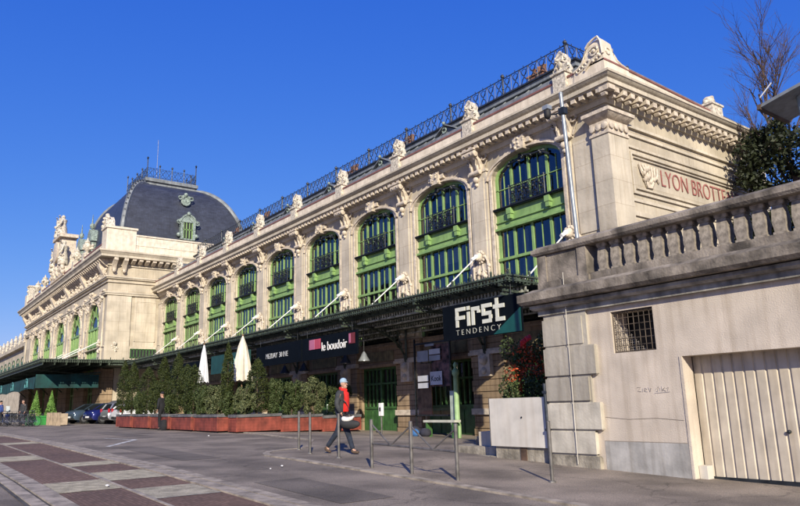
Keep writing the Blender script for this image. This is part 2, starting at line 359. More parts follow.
q = [(-24.9, 7.25), (-27.2, 6.75), (-27.2, 6.65), (-24.95, 7.1)]; mb.add([(x, y, g(x, y)+.0065) for x, y in q], [(0, 1, 2, 3)])
tag(mb.build('road_marking', PAINT), kind='structure')
# ================= STATION WING
rng = random.Random(11)
BAY = 4.85; WX = [-16.13-BAY*k for k in range(9)]; PXs = [-13.7-BAY*k for k in range(10)]
XR, XL, YF, YB = -12.5, -58.0, 18.0, 28.4
wing = empty('station_wing', (-35, 18, .4), 'long stone station wing with nine tall green arched windows and an iron crested zinc roof', 'building')
def arcpts(cx, hw, zs, rise, n=14):
    return [(cx-hw*cos(pi*i/n), zs+rise*sin(pi*i/n)) for i in range(n+1)]
def arch_spandrel(mb, cx, hw, zs, rise, ztop, y0, y1, n=14):
    a = arcpts(cx, hw, zs, rise, n)
    for p, q in zip(a, a[1:]): mb.prism([p, q, (q[0], ztop), (p[0], ztop)], 'y', y0, y1)
def arch_band(mb, cx, hw, zs, rise, t, y0, y1, n=14):
    a = arcpts(cx, hw, zs, rise, n); b = arcpts(cx, hw+t, zs, rise+t, n)
    for p, q, r, s in zip(a, a[1:], b[1:], b): mb.prism([p, q, r, s], 'y', y0, y1)
HW = 1.72; ZS = 9.9; RISE = .75; ZT = 11.35
# --- wall
mb = MB()
edges = [XR]+[]
for k, cx in enumerate(WX):
    xr = XR if k == 0 else WX[k-1]-HW
    mb.box(cx+HW, xr, YF, YF+.55, 4.3, ZT)
    arch_spandrel(mb, cx, HW, ZS, RISE, ZT, YF, YF+.55)
mb.box(XL, WX[-1]-HW, YF, YF+.55, 4.3, ZT)
mb.box(XR-.5, XR, YF+.55, YB, 4.3, ZT)
mb.box(XL, XR-.5, YB-.4, YB, 0, ZT)
mb.build('wall', STONE, wing)
MB().box(XR-.5, XR, YF+.56, YB, 0, 4.3).build('side_base_wall', STONE, wing)
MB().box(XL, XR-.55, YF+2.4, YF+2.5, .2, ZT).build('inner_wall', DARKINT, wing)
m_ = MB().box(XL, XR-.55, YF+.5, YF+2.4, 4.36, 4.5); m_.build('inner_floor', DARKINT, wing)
# --- pilasters, corner, archivolts, keystones, jamb mouldings
mb = MB()
for k, px in enumerate(PXs):
    if k == 0: continue
    wd = .46
    if px-wd < XL: continue
    mb = MB(); mb.box(px-wd, px+wd, YF-.10, YF+.01, 4.4, 10.35)
    mb.box(px-wd+.12, px+wd-.12, YF-.135, YF-.10, 6.9, 10.1)
    mb.box(px-wd-.05, px+wd+.05, YF-.14, YF+.01, 10.35, 10.45); mb.build('pilaster', STONEP, wing)
mb = MB()
# right end: window jamb pilaster, recessed panel, corner pilaster
mb.box(-14.16, -13.98, YF-.08, YF+.01, 4.4, 10.2)
mb.box(-13.9, -13.15, YF-.03, YF+.01, 6.9, 10.1); mb.box(-13.9, -13.15, YF-.05, YF+.01, 5.2, 6.6)
mb.box(-13.05, XR+.12, YF-.14, YF+.9, 4.0, 9.95)
mb.build('corner_pilaster', STONEP, wing)
for k, cx in enumerate(WX):
    mb = MB(); arch_band(mb, cx, HW, ZS, RISE, .17, YF-.09, YF+.02)
    arch_band(mb, cx, HW+.17, ZS, RISE+0, .07, YF-.15, YF+.02)
    for s in (-1, 1): mb.box(cx+s*HW, cx+s*(HW+.13), YF-.075, YF+.02, 4.4, ZS)
    mb.build('archivolt', STONE2, wing)
for cx in WX:
    mb = MB(); mb.prism([(cx-.2, ZS+RISE-.08), (cx+.2, ZS+RISE-.08), (cx+.3, ZS+RISE+.42), (cx-.3, ZS+RISE+.42)], 'y', YF-.3, YF+.1)
    mb.box(cx-.48, cx+.48, YF-.22, YF, ZS+RISE+.12, ZS+RISE+.3)
    mb.lump((cx, YF-.3, ZS+RISE+.18), .22, 10, rng, (1, .2, .9))
    mb.build('keystone', STONE2, wing)
# capital band at the corner (row of discs between fillets), wrapping front and side
mb = MB()
mb.box(-13.1, XR+.16, YF-.18, YF+.95, 9.95, 10.03)
mb.box(-13.08, XR+.14, YF-.15, YF+.92, 10.03, 10.42)
for i in range(3): mb.lathe([(.05, 0), (.12, -.01), (.12, -.06), (.06, -.08)], (-12.95+i*.24, YF-.15, 10.22), 8, 'y')
for i in range(4): mb.lathe([(.05, 0), (.12, .01), (.12, .06), (.06, .08)], (XR+.14, YF-.02+i*.26, 10.22), 8, 'x')
mb.fr((-13.08, XR+.14, YF-.15, YF+.92, 10.42), (-13.2, XR+.34, YF-.35, YF+1.05, 10.62)); mb.box(-13.22, XR+.36, YF-.37, YF+1.07, 10.62, 10.74)
for i in range(5): mb.box(-13.12+i*.0, XR+.2, YF-.2, YF+.95, 10.74, 10.8)
mb.build('corner_capital', STONE2, wing)
# --- side facade: string courses, inscription panel
sidew = MB()
for z0, z1, o in ((4.8, 5.0, .09), (7.35, 7.5, .07), (7.85, 7.95, .05), (9.72, 9.80, .06), (10.15, 10.25, .07), (10.42, 10.52, .10)):
    sidew.box(XR, XR+o, YF+.92, YB, z0, z1)
for y0, y1, z0, z1 in ((19.05, 27.2, 8.12, 8.2), (19.05, 27.2, 9.5, 9.58), (19.05, 19.13, 8.2, 9.5), (27.12, 27.2, 8.2, 9.5), (19.25, 27.0, 8.3, 8.34), (19.25, 27.0, 9.38, 9.42)):
    sidew.box(XR, XR+.07, y0, y1, z0, z1)
for y0, y1, z0, z1 in ((19.6, 20.9, 5.3, 5.36), (19.6, 20.9, 7.0, 7.06), (19.6, 19.66, 5.3, 7), (20.84, 20.9, 5.3, 7), (21.6, 24.9, 5.3, 5.36), (21.6, 24.9, 7.0, 7.06), (21.6, 21.66, 5.3, 7), (24.84, 24.9, 5.3, 7)):
    sidew.box(XR, XR+.05, y0, y1, z0, z1)
sidew.box(XR, XR+.14, YB-.9, YB, 4, 10.6)
sidew.build('side_moulding', STONEP, wing)
mb = MB()   # carved shell and ribbon beside the inscription
for i in range(7): mb.tube([(XR+.03, 19.85+.05*i, 8.45), (XR+.1, 19.55+.14*i, 8.95+.1*sin(i)), (XR+.04, 19.5+.17*i, 9.22)], .045, 5)
mb.lump((XR+.05, 19.95, 8.9), .3, 14, rng, (.15, 1, 1)); mb.tube([(XR+.03, 20.25, 8.75), (XR+.08, 20.42, 8.85), (XR+.03, 20.58, 8.72)], .04, 5)
mb.build('shell_relief', STONE2, wing)
text('inscription', 'LYON BROTTEAUX', .86, .012, REDTXT, wing, (XR+.022, 20.72, 8.66), (0, 1, 0), (0, 0, 1), sx=.76, bold=-.012)
mb = MB()
for (a, b) in ((19.2, 20.3), (25.3, 26.5)): mb.tube([(XR+.05, a, 6.0), (XR+.15, (a+b)/2, 6.25), (XR+.05, b, 6.0)], .07, 5); mb.lump((XR+.06, (a+b)/2, 6.2), .25, 8, rng, (.2, 1, .6))
mb.build('garland_relief', STONE2, wing)
# --- entablature and cornice (mitred slabs)
def ring_slab(mb, o0, z0, o1, z1):
    mb.fr((XL, XR+o0, YF-o0, YB+o0, z0), (XL, XR+o1, YF-o1, YB+o1, z1))
mb = MB()
ring_slab(mb, .03, 10.98, .03, 11.02); ring_slab(mb, .10, 11.02, .16, 11.12); ring_slab(mb, .16, 11.12, .16, 11.2)
ring_slab(mb, .24, 11.34, .24, 11.38); ring_slab(mb, .62, 11.42, .62, 11.56); ring_slab(mb, .62, 11.56, .74, 11.70); ring_slab(mb, .76, 11.70, .76, 11.78)
ring_slab(mb, .22, 11.2, .22, 11.34); ring_slab(mb, .56, 11.38, .56, 11.42)
mb.build('cornice', STONEP, wing)
mb = MB()   # dentil blocks under the corona
n = int((XR-XL)/.34)
for i in range(n): x = XR+.5-.34*i; mb.box(x-.09, x+.09, YF-.54, YF-.2, 11.22, 11.38)
for i in range(26): y = YF-.45+.42*i; mb.box(XR+.2, XR+.54, y-.11, y+.11, 11.2, 11.38)
for i in range(26): y = YF-.45+.42*i; mb.lathe([(.02, 0), (.08, .02), (.08, .2), (.02, .22)], (XR+.22, y, 11.14), 6, 'x')
mb.build('dentil_course', STONE2, wing)
# --- console brackets above the piers
def console(mb, px):
    mb.prism([(YF, 10.3), (YF-.14, 10.35), (YF-.2, 10.6), (YF-.3, 10.85), (YF-.55, 11.05), (YF-.55, 11.2), (YF, 11.2)], 'x', px-.27, px+.27)
    for s in (-.16, .16): mb.tube([(px+s, YF-.2, 10.35), (px+s, YF-.27, 10.65), (px+s, YF-.38, 10.88), (px+s, YF-.6, 11.08)], .06, 5)
    mb.lathe([(.02, -.36), (.13, -.34), (.13, .34), (.02, .36)], (px, YF-.48, 11.06), 8, 'x')
    mb.lathe([(.02, -.3), (.10, -.28), (.10, .28), (.02, .3)], (px, YF-.22, 10.36), 8, 'x')
    mb.box(px-.38, px+.38, YF-.62, YF, 11.18, 11.26)
    mb.ball((px, YF-.2, 10.08), .13, 7); mb.ball((px, YF-.17, 9.88), .08, 6)
    for s in (-1, 1): mb.ring((px+s*.42, YF-.1, 10.95), .12, .05, 'y', 8); mb.tube([(px+s*.5, YF-.06, 10.8), (px+s*.4, YF-.08, 10.55), (px+s*.3, YF-.05, 10.4)], .04, 5)
cons = []
for k in range(1, 9):
    if k == 1: mb = MB(); console(mb, PXs[1]); c0 = mb.build('console_bracket', STONE2, wing); cons.append(c0)
    else:
        c = c0.copy(); c.location = (-BAY*(k-1), 0, 0); col.objects.link(c)
mb = MB(); console(mb, -14.15); mb.build('console_bracket', STONE2, wing)
# --- lion heads with garlands where the canopy rods are fixed
def lion(px):
    mb = MB(); r = random.Random(3)
    mb.box(px-.42, px+.42, YF-.16, YF-.08, 6.45, 6.7); mb.ball((px, YF-.24, 6.98), .17, 9, (1, .9, 1.1)); mb.ball((px, YF-.37, 6.92), .09, 7)
    for s in (-1, 1):
        mb.ball((px+s*.13, YF-.22, 7.14), .06, 6); mb.ball((px+s*.06, YF-.36, 7.02), .03, 5)
        mb.tube([(px+s*.2, YF-.16, 7.0), (px+s*.38, YF-.17, 6.8), (px+s*.42, YF-.15, 6.2), (px+s*.33, YF-.13, 5.6)], .065, 6, r2=.03)
        mb.tube([(px+s*.08, YF-.14, 6.7), (px+s*.16, YF-.17, 6.2), (px, YF-.18, 5.9)], .05, 6); mb.ball((px+s*.42, YF-.15, 6.6), .08, 6)
    for i in range(11): a = pi*2*i/11; mb.ball((px+.2*cos(a), YF-.19, 6.98+.22*sin(a)), .065, 5)
    for i in range(5): mb.box(px-.36+.02*i, px+.36-.02*i, YF-.13, YF-.1, 6.35-.2*i, 6.42-.2*i)
    mb.lump((px, YF-.13, 6.1), .26, 20, r, (1, .15, 1.5))
    return mb
l0 = lion(PXs[1]).build('lion_head_relief', STONE2, wing)
for k in range(2, 10):
    if PXs[k] < XL+.8: continue
    c = l0.copy(); c.location = (-BAY*(k-1), 0, 0); col.objects.link(c)
c = l0.copy(); c.location = (BAY-.5, 0, 0); col.objects.link(c)
# --- parapet, red coping line
def par_ring(mb, y0, z0, z1, t, xr, tap=0, tl=None):
    tl = tap if tl is None else tl
    mb.box(XL, xr, y0, y0+t, z0, z1)
    mb.prism([(y0+t, z0), (YB, z0-tl), (YB, z1-tap), (y0+t, z1)], 'x', xr-t, xr)
mb = MB(); par_ring(mb, YF-.42, 11.78, 12.28, .45, XR+.42, .42, 0)
mb.fr((XL, XR+.62, YF-.62, YF+.2, 11.78), (XL, XR+.45, YF-.45, YF+.2, 11.93))
mb.build('parapet', PARAP, wing)
mb = MB(); par_ring(mb, YF-.46, 12.28, 12.34, .52, XR+.46, .42); mb.build('coping', COPING, wing)
mb = MB(); par_ring(mb, YF-.2, 12.34, 12.62, .3, XR+.2, .42); mb.build('upper_parapet', ZINC, wing)
# --- ornaments on pedestals
def acroter(mb, px, y=YF-.25):
    r = random.Random(5)
    mb.box(px-.34, px+.34, y-.3, y+.3, 11.9, 12.5); mb.box(px-.40, px+.40, y-.36, y+.36, 12.5, 12.58)
    mb.prism([(px-.34, 12.58), (px+.34, 12.58), (px+.36, 12.8), (px+.24, 13.05), (px+.27, 13.25), (px+.14, 13.5), (px, 13.6), (px-.14, 13.5), (px-.27, 13.25), (px-.24, 13.05), (px-.36, 12.8)], 'y', y-.17, y+.17)
    for s in (-1, 1):
        mb.ring((px+s*.27, y-.12, 12.78), .13, .06, 'y', 9); mb.ring((px+s*.2, y-.15, 13.2), .09, .05, 'y', 8)
        mb.tube([(px+s*.3, y-.12, 12.95), (px+s*.16, y-.2, 13.1), (px+s*.22, y-.15, 13.38), (px, y-.12, 13.55)], .05, 5)
    mb.ball((px, y-.17, 12.95), .12, 8, (1, .7, 1.5)); mb.ball((px, y-.1, 13.56), .08, 7)
    mb.lump((px, y-.14, 12.95), .2, 10, r, (.9, .3, 1.3))
mb = MB(); acroter(mb, PXs[1]); mb.v = [(PXs[1]+(x-PXs[1])*.8, y, z if z < 12.58 else 12.58+(z-12.58)*.8) for x, y, z in mb.v]; a0 = mb.build('parapet_ornament', ORN, wing)
for k in [0]+list(range(2, 9)):
    c = a0.copy(); c.location = (-BAY*(k-1)-(.15 if k == 0 else 0), 0, 0); col.objects.link(c)
# --- corner scroll pediment (solid, curved on both faces)
mb = MB(); pc = XR+.44; yf = YF-.46
lv = [(11.93, 1.25, 1.5), (12.3, 1.2, 1.3), (12.36, 1.0, .95), (12.45, .86, .72), (12.6, .74, .58), (12.8, .68, .50), (12.95, .62, .46), (13.06, .50, .40), (13.13, .32, .28), (13.16, .16, .15)]
for (z0, a0, b0_), (z1, a1, b1) in zip(lv, lv[1:]):
    c0_ = max(0, (z0-12.95))*.75; c1 = max(0, (z1-12.95))*.75
    mb.fr((pc-a0, pc-c0_, yf+c0_*.6, yf+b0_, z0), (pc-a1, pc-c1, yf+c1*.6, yf+b1, z1))
mb.tube([(pc-a, yf-.02, z) for z, a, b in lv[1:]]+[(pc-.04, yf-.02, 12.95), (pc, yf-.02, 12.5)], .045, 5)
mb.tube([(pc+.0, yf+b, z) for z, a, b in lv[1:-4]], .04, 5)
mb.ring((pc-.33, yf-.03, 12.72), .15, .045, 'y', 10); mb.ball((pc-.33, yf-.02, 12.72), .08, 6); mb.ring((pc+.01, yf+.25, 12.66), .11, .035, 'x', 9)
for i in range(4): mb.ring((pc-.62-.13*i, yf-.02, 12.42-.045*i), .075, .03, 'y', 7)
mb.tube([(pc-.2, yf-.02, 12.5), (pc-.45, yf-.05, 12.42), (pc-.75, yf-.02, 12.2)], .05, 5); mb.lump((pc-.33, yf, 12.45), .16, 12, rng, (1.4, .2, .7))
mb.build('corner_scroll', PARAP, wing)
mb = MB(); y_ = 24.3; x_ = XR+.25   # small ornament on side parapet
mb.box(x_-.3, x_+.3, y_-.36, y_+.36, 11.78, 12.35); mb.box(x_-.34, x_+.34, y_-.42, y_+.42, 12.35, 12.43)
mb.ball((x_, y_, 12.6), .22, 9, (1, 1.3, .95)); mb.ball((x_, y_-.26, 12.5), .12, 7); mb.ball((x_, y_+.26, 12.5), .12, 7); mb.ball((x_+.12, y_, 12.72), .1, 7)
mb.build('side_ornament', ORN, wing)
# --- roof
mb = MB(); XRr = -13.0
mb.fr((XL+.0, XR+.1, YF+.08, YB, 12.1), (XL, -15.7, 20.9, 25.2, 14.6)); mb.build('roof', ZINC, wing)
mb = MB()
for k in range(60): # standing seams
    x = -16-.7*k
    mb.tube([(x, YF+.12, 12.22), (x, 20.9, 14.63)], .025, 4)
mb.build('roof_seam', ZINC, wing)
MB().box(XL, -15.55, 20.72, 25.4, 14.58, 14.78).build('roof_kerb', ZINC, wing)
MB().box(XL, -15.45, 20.62, 25.5, 14.78, 14.85).build('roof_gutter', IRONB, wing)
# small roof dormer vents between ornaments
def vent(cx):
    mb = MB(); mb.prism([(cx-.6, 12.95), (cx+.6, 12.95), (cx+.6, 13.05), (cx, 13.36), (cx-.6, 13.05)], 'y', YF+.55, YF+2.2)
    mb.prism([(cx-.7, 13.05), (cx, 13.42), (cx+.7, 13.05), (cx+.7, 13.11), (cx, 13.48), (cx-.7, 13.11)], 'y', YF+.4, YF+2.3); return mb
v0 = vent(WX[1]).build('roof_vent', ZINC, wing); sc = MB().ring((WX[1], YF+.4, 13.16), .12, .04, 'y', 8).ball((WX[1], YF+.38, 13.5), .08, 6).build('vent_ornament', COPPER, wing)
sc.parent = v0
for k in range(2, 9):
    c = v0.copy(); c.location = (-BAY*(k-1), 0, 0); col.objects.link(c); d = sc.copy(); d.parent = c; col.objects.link(d)
# --- roof cresting: posts with finials and scroll panels, 3 m per module
CZ = 14.85
def crest_run(mb, p0, p1, H=.98):
    p0 = Vector(p0); p1 = Vector(p1); d = p1-p0; Lh = d.length; d.normalize(); Z = Vector((0, 0, 1))
    P = lambda t, z: p0+d*t+Z*z
    for z in (.06, .16, H): mb.tube([P(0, z), P(Lh, z)], .022, 4)
    n = max(1, round(Lh/.55)); s = Lh/n
    for i in range(n+1):
        t = i*s; mb.tube([P(t, 0), P(t, H)], .018, 4)
        if i < n:
            c = t+s/2
            for zc, r in ((.34, .15), (.76, .15)):
                pts = [P(c+r*cos(a), zc+r*sin(a)) for a in [2*pi*j/8 for j in range(8)]]; mb.tube(pts, .018, 3, True)
            mb.tube([P(t, .16), P(c, .55), P(t+s, H)], .018, 3); mb.tube([P(t+s, .16), P(c, .55), P(t, H)], .018, 3)
            mb.tube([P(c, H), P(c, H+.1)], .022, 3)
def crest_post(mb, p, H=1.02):
    x, y, z = p; mb.tube([(x, y, z), (x, y, z+H)], .045, 5); mb.ball((x, y, z+H+.08), .10, 6); mb.tube([(x, y, z+H+.1), (x, y, z+H+.24)], .03, 4, r2=.008)
    mb.box(x-.13, x+.13, y-.03, y+.03, z+H-.06, z+H-.02); mb.ball((x, y, z+.5), .07, 5)
xq = -16.2; first = None
while xq > XL+2:
    x1 = max(xq-3.6, XL)
    mb = MB(); crest_run(mb, (xq, 21.0, CZ), (x1, 21.0, CZ)); crest_post(mb, (xq, 21.0, CZ)); mb.build('roof_cresting', IRONB, wing); xq -= 3.6
mb = MB(); crest_run(mb, (-16.1, 21.0, CZ), (-16.1, 25.1, CZ)); crest_post(mb, (-16.1, 25.1, CZ)); mb.build('roof_cresting', IRONB, wing)
# terracotta chimneys behind the cresting
def chimney(x, y, n=3):
    mb = MB(); mb.box(x-.42, x+.42, y-.3, y+.3, 14.6, 15.6); mb.box(x-.47, x+.47, y-.35, y+.35, 15.6, 15.68)
    c = mb.build('chimney', TERRA, wing)
    for i in range(n): MB().lathe([(.10, 0), (.085, .3), (.115, .33), (.115, .38)], (x-.28+.28*i, y, 15.68), 8).build('chimney_pot', TERRA, wing).parent = c
for x in (-18.4, -27.9, -33.5, -45.6, -51.0): chimney(x, 21.9)
# --- upper windows (one, then copied)
def wing_window():
    cx = 0; Y0 = YF+.15   # frame plane
    w = MB(); t = .07
    arch_band(w, cx, HW-.13, ZS, RISE-.13, .13, Y0, Y0+t)
    for s in (-1, 1): w.box(s*HW, s*(HW-.13), Y0, Y0+t, 4.36, ZS)
    for x in (-.88, .88): w.box(x-.055, x+.055, Y0-.01, Y0+t, 5.0, 10.4)
    w.box(-.05, .05, Y0-.01, Y0+t, 5.0, 7.9)
    for x in (-1.28, -.44, .44, 1.28): w.box(x-.014, x+.014, Y0+.015, Y0+t-.01, 5.0, 10.45 if abs(x) < 1 else 10.1)
    w.box(-.045, .045, Y0-.01, Y0+t, 8.5, 10.55)
    w.box(-HW, HW, Y0-.0, Y0+t-.02, 9.44, 9.47)
    # sill band with green apron panel, brackets and transoms
    w.box(-HW, HW, Y0-.03, Y0+t, 7.92, 8.62); w.box(-HW, HW, Y0-.16, Y0+t, 7.86, 7.94)
    w.box(-HW, HW, Y0-.09, Y0+t, 8.16, 8.2)
    w.box(-HW, HW, Y0-.07, Y0+t, 6.70, 6.80); w.box(-HW, HW, Y0-.02, Y0+t, 5.3, 5.42)
    for x in (-.93, .93): w.box(x-.11, x+.11, Y0-.22, Y0, 8.38, 8.6); w.box(x-.08, x+.08, Y0-.2, Y0, 8.2, 8.4)
    f = w.build('arch_window', GREEN, None)
    led = MB().box(-HW+.0, HW-.0, Y0-.2, Y0+.02, 8.62, 8.655).box(-HW+.03, HW-.03, Y0-.24, Y0-.05, 8.655, 8.69).build('window_ledge', IRON, None)
    gl = MB().add([(-HW+.05, Y0+.045, 4.4), (HW-.05, Y0+.045, 4.4)]+[(p[0], Y0+.045, p[1]) for p in arcpts(0, HW-.05, ZS, RISE-.05)[::-1]], [tuple(range(17))]).build('pane', GLASS, None)
    r = MB(); Yr = Y0-.18; z0 = 8.69; z1 = 9.42
    for z in (z0+.04, z0+.14, z1): r.tube([(-.86, Yr, z), (.86, Yr, z)], .018, 4)
    for i in range(18): x = -.85+.1*i; r.tube([(x, Yr, z0), (x, Yr, z1)], .012, 3)
    for i in range(5):
        x = -.68+.34*i; r.ring((x, Yr, z0+.32), .12, .022, 'y', 8, sides=3); r.ring((x, Yr, z0+.55), .09, .022, 'y', 8, sides=3); r.ball((x, Yr, z0+.44), .05, 5)
        r.tube([(x-.2, Yr, z0+.14), (x-.05, Yr, z0+.45), (x-.2, Yr, z1)], .018, 3); r.tube([(x+.2, Yr, z0+.14), (x+.05, Yr, z0+.45), (x+.2, Yr, z1)], .018, 3)
    for s in (-.86, .86): r.tube([(s, Yr, z0), (s, Yr, z1+.05)], .025, 4); r.tube([(s, Yr, z1), (s, Y0, z1)], .018, 4)
    rl = r.build('window_railing', IRON, None)
    h = MB(); rr = random.Random(2)   # iron wreath hanging under the arch
    h.tube([(-1.15, Y0-.12, 10.08), (-.8, Y0-.14, 10.32), (-.35, Y0-.14, 10.34), (0, Y0-.16, 10.42), (.35, Y0-.14, 10.34), (.8, Y0-.14, 10.32), (1.15, Y0-.12, 10.08)], .045, 5)
    for i in range(22): x = rr.uniform(-.9, .9); h.ball((x, Y0-.13, 10.40-.2*abs(x)**1.5+rr.uniform(-.12, .1)), rr.uniform(.04, .09), 4)
    hw = h.build('iron_garland', IRON, None)
    c = MB(); rr = random.Random(4)   # curtains and a pale blind well behind the panes
    for a, b in ((-1.62, -1.38), (-.85, -.52), (.5, .83), (1.37, 1.6)):
        nn = 10
        for i in range(nn):
            xa = a+(b-a)*i/nn; xb = a+(b-a)*(i+1)/nn; ya = Y0+.34+.05*(i % 2); yb = Y0+.34+.05*((i+1) % 2)
            c.add([(xa, ya, 5), (xb, yb, 5), (xb, yb, 7.8), (xa, ya, 7.8)], [(0, 1, 2, 3)])
            if abs(a) < 1: c.add([(xa*.55, ya, 8.7), (xb*.55, yb, 8.7), (xb*.55, yb, 10.5), (xa*.55, ya, 10.5)], [(0, 1, 2, 3)])
    cu = c.build('curtain', CURT, None)
    for o in (led, gl, rl, hw, cu): o.parent = f
    return f
w0 = wing_window(); w0.parent = wing
base = Vector(wing.location)
w0.location = (WX[0]-base.x, -base.y, -base.z)
for k in range(1, 9):
    f = copy_tree(w0, wing, (WX[k]-base.x, -base.y, -base.z))
    if k in (1, 2, 4, 5, 6, 7, 8):   # roller blinds let down to different heights
        q = [(.02, .78, 9.5-.1*k), (-.78, -.06, 9.9)] if k % 2 else [(-.78, -.06, 9.3+.1*k), (.87, 1.5, 9.2)]
        m = MB()
        for a, b_, z in q: m.box(a, b_, YF+.50, YF+.51, z, 10.6)
        for a, b_, z in q: m.box(-b_, -a, YF+.50, YF+.51, 7.2+.05*k, 7.85)
        if k >= 4: m.box(-1.6, 1.6, YF+.56, YF+.57, 5.0, 7.85)
        m.build('roller_blind', CURT, None).parent = f
# --- ground floor under the canopy: rusticated piers, lintel bands, doors
gz = .2
mb = MB()
for k, px in enumerate(PXs):
    a = px-.82; b = px+.82
    if k == 0: b = XR
    if k == 9: continue
    mb = MB(); z = gz
    i = 0
    while z < 4.3:
        h = min(.44, 4.3-z); q = .0 if i % 2 else .05
        mb.box(a-q, b+(q if k else 0), YF-.12, YF+.55, z, z+h-.03); mb.box(a+.04, b-.04, YF-.06, YF+.5, z+h-.03, z+h); z += h; i += 1
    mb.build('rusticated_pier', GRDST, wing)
    if k: MB().box(px-.92, px+.92, YF-.22, YF-.02, 3.3, 3.42).box(px-.88, px+.88, YF-.18, YF-.02, 3.42, 3.5).box(px-.9, px+.9, YF-.2, YF-.02, 1.12, 1.34).box(px-.3, px+.3, YF-.3, YF-.1, 2.5, 3.3).ball((px, YF-.3, 3.1), .2, 8).ball((px, YF-.28, 2.7), .14, 8).build('pier_impost', STONE2, wing)
mb = MB()
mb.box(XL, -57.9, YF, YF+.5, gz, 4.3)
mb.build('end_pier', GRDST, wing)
for k, cx in enumerate(WX):
    mb = MB()
    mb.box(cx-1.58, cx+1.58, YF+.05, YF+.5, 3.3, 4.3); mb.box(cx-1.5, cx+1.5, YF-.06, YF+.2, 3.24, 3.36); mb.box(cx-1.5, cx+1.5, YF-.02, YF+.2, 4.12, 4.2)
    for s in (-1, 1): mb.box(cx+s*1.44, cx+s*1.58, YF+.05, YF+.5, gz, 3.3)
    mb.build('shop_lintel', GRDST, wing); MB().box(cx-1.2, cx+1.2, YF+.02, YF+.06, 3.5, 3.95).build('name_panel', mat('ochre_name_panel', (.20, .17, .09), .7, noise=.2, streak=.3), wing)
def door():
    Y0 = YF+.2; m = MB(); z0 = gz+.05; z1 = 3.24
    for s in (-1, 1): m.box(s*1.44, s*1.32, Y0, Y0+.14, z0, z1)
    m.box(-1.32, 1.32, Y0, Y0+.14, z1-.1, z1); m.box(-.06, .06, Y0-.03, Y0+.14, z0, z1-.1); m.box(-1.32, 1.32, Y0+.02, Y0+.1, z0, z0+1.15)
    m.box(-1.32, 1.32, Y0-.02, Y0+.1, z0+1.15, z0+1.25); m.box(-1.32, 1.32, Y0-.01, Y0+.1, 2.48, 2.56)
    for x in (-1.02, -.72, -.42, .42, .72, 1.02): m.box(x-.03, x+.03, Y0+.01, Y0+.1, z0+1.2, z1)
    for s in (-1, 1):
        m.box(s*.14, s*.66, Y0-.01, Y0+.02, z0+.12, z0+1.05); m.box(s*.76, s*1.28, Y0-.01, Y0+.02, z0+.12, z0+1.05)
    f = m.build('door', GREEND, None)
    gl = quad(-1.32, 1.32, Y0+.07, z0+1.2, z1-.05).build('door_pane', GLASS, None); gl.parent = f
    hd = MB().tube([(.12, Y0-.06, 1.3), (.12, Y0-.06, 1.65)], .015, 5).ball((.12, Y0-.04, 1.3), .03, 5).ball((.12, Y0-.04, 1.65), .03, 5).build('door_handle', CHROME, None); hd.parent = f
    return f
d0 = door(); d0.parent = wing; d0.location = (WX[0]-base.x, -base.y, -base.z)
for k in range(1, 9): copy_tree(d0, wing, (WX[k]-base.x, -base.y, -base.z))
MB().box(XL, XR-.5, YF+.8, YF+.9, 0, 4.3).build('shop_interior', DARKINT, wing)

# ================= CANOPY of the wing
can = empty('station_canopy', (-35, 16, 5.2), 'long green iron canopy with lace trim hung by white rods along the wing', 'canopy')
YC, ZC, XC0, XC1 = 14.5, 5.22, -14.0, -54.4
def zc(y): return ZC-.08-(y-YC)*.11
mb = MB()
yl = [14.5, 15.35, 16.2, 17.05, 17.9]
for y in yl[1:]: mb.box(XC1, XC0, y-.04, y+.04, zc(y)-.02, zc(y)+.12); mb.box(XC1, XC0, y-.11, y+.11, zc(y)-.05, zc(y)-.025)
nx = int((XC0-XC1)/.6)
for i in range(nx+1): x = XC0-.02-.6*i; mb.prism([(YC, zc(YC)+.02), (17.95, zc(17.95)+.06), (17.95, zc(17.95)+.12), (YC, zc(YC)+.08)], 'x', x-.02, x+.02)
mb.build('glazing_bars', GREENC, can)
mb = MB()
for y in yl[1:]:
    for i in range(int((XC0-XC1)/.16)): x = XC0-.1-.16*i; mb.box(x-.035, x+.035, y-.015, y+.015, zc(y)-.2, zc(y)-.04)
    mb.box(XC1, XC0, y-.06, y+.03, zc(y)-.25, zc(y)-.19)
mb.build('lattice_purlin', mat('lit_lattice_iron', (.42, .43, .35), .6, noise=.3, scale=6), can)  # iron coloured pale so purlin edges look sunlit; the light is in the colour
MB().add([(XC1, YC, zc(YC)+.11), (XC0, YC, zc(YC)+.11), (XC0, 17.95, zc(17.9)+.13), (XC1, 17.95, zc(17.9)+.13)], [(0, 1, 2, 3)]).build('glass_roof', GLASSC, can)
# lace fascia along the front and the end
mb = MB()
def fascia(mb, p0, p1):
    p0 = Vector(p0); p1 = Vector(p1); d = (p1-p0); L_ = d.length; d.normalize(); nrm = Vector((-d.y, d.x, 0))
    def bx(t0, t1, z0, z1, th=.03):
        vs = []
        for t in (t0, t1):
            for s in (-th, th):
                for z in (z0, z1): q = p0+d*t+nrm*s; vs.append((q.x, q.y, q.z+z))
        mb.add(vs, [(0, 1, 3, 2), (4, 6, 7, 5), (0, 4, 5, 1), (2, 3, 7, 6), (0, 2, 6, 4), (1, 5, 7, 3)])
    bx(0, L_, .0, .05, .05); bx(0, L_, -.15, -.12, .03)
    n = int(L_/.15)
    for i in range(n):
        t = (i+.5)*L_/n
        bx(t-.03, t+.03, -.12, .0, .01); bx(t-.025, t+.025, -.19, -.15, .01); bx(t-.012, t+.012, .05, .11, .012)
        if i % 6 == 0: bx(t-.03, t+.03, .05, .16, .02); q = p0+d*t; mb.ball((q.x, q.y, q.z+.19), .045, 5)
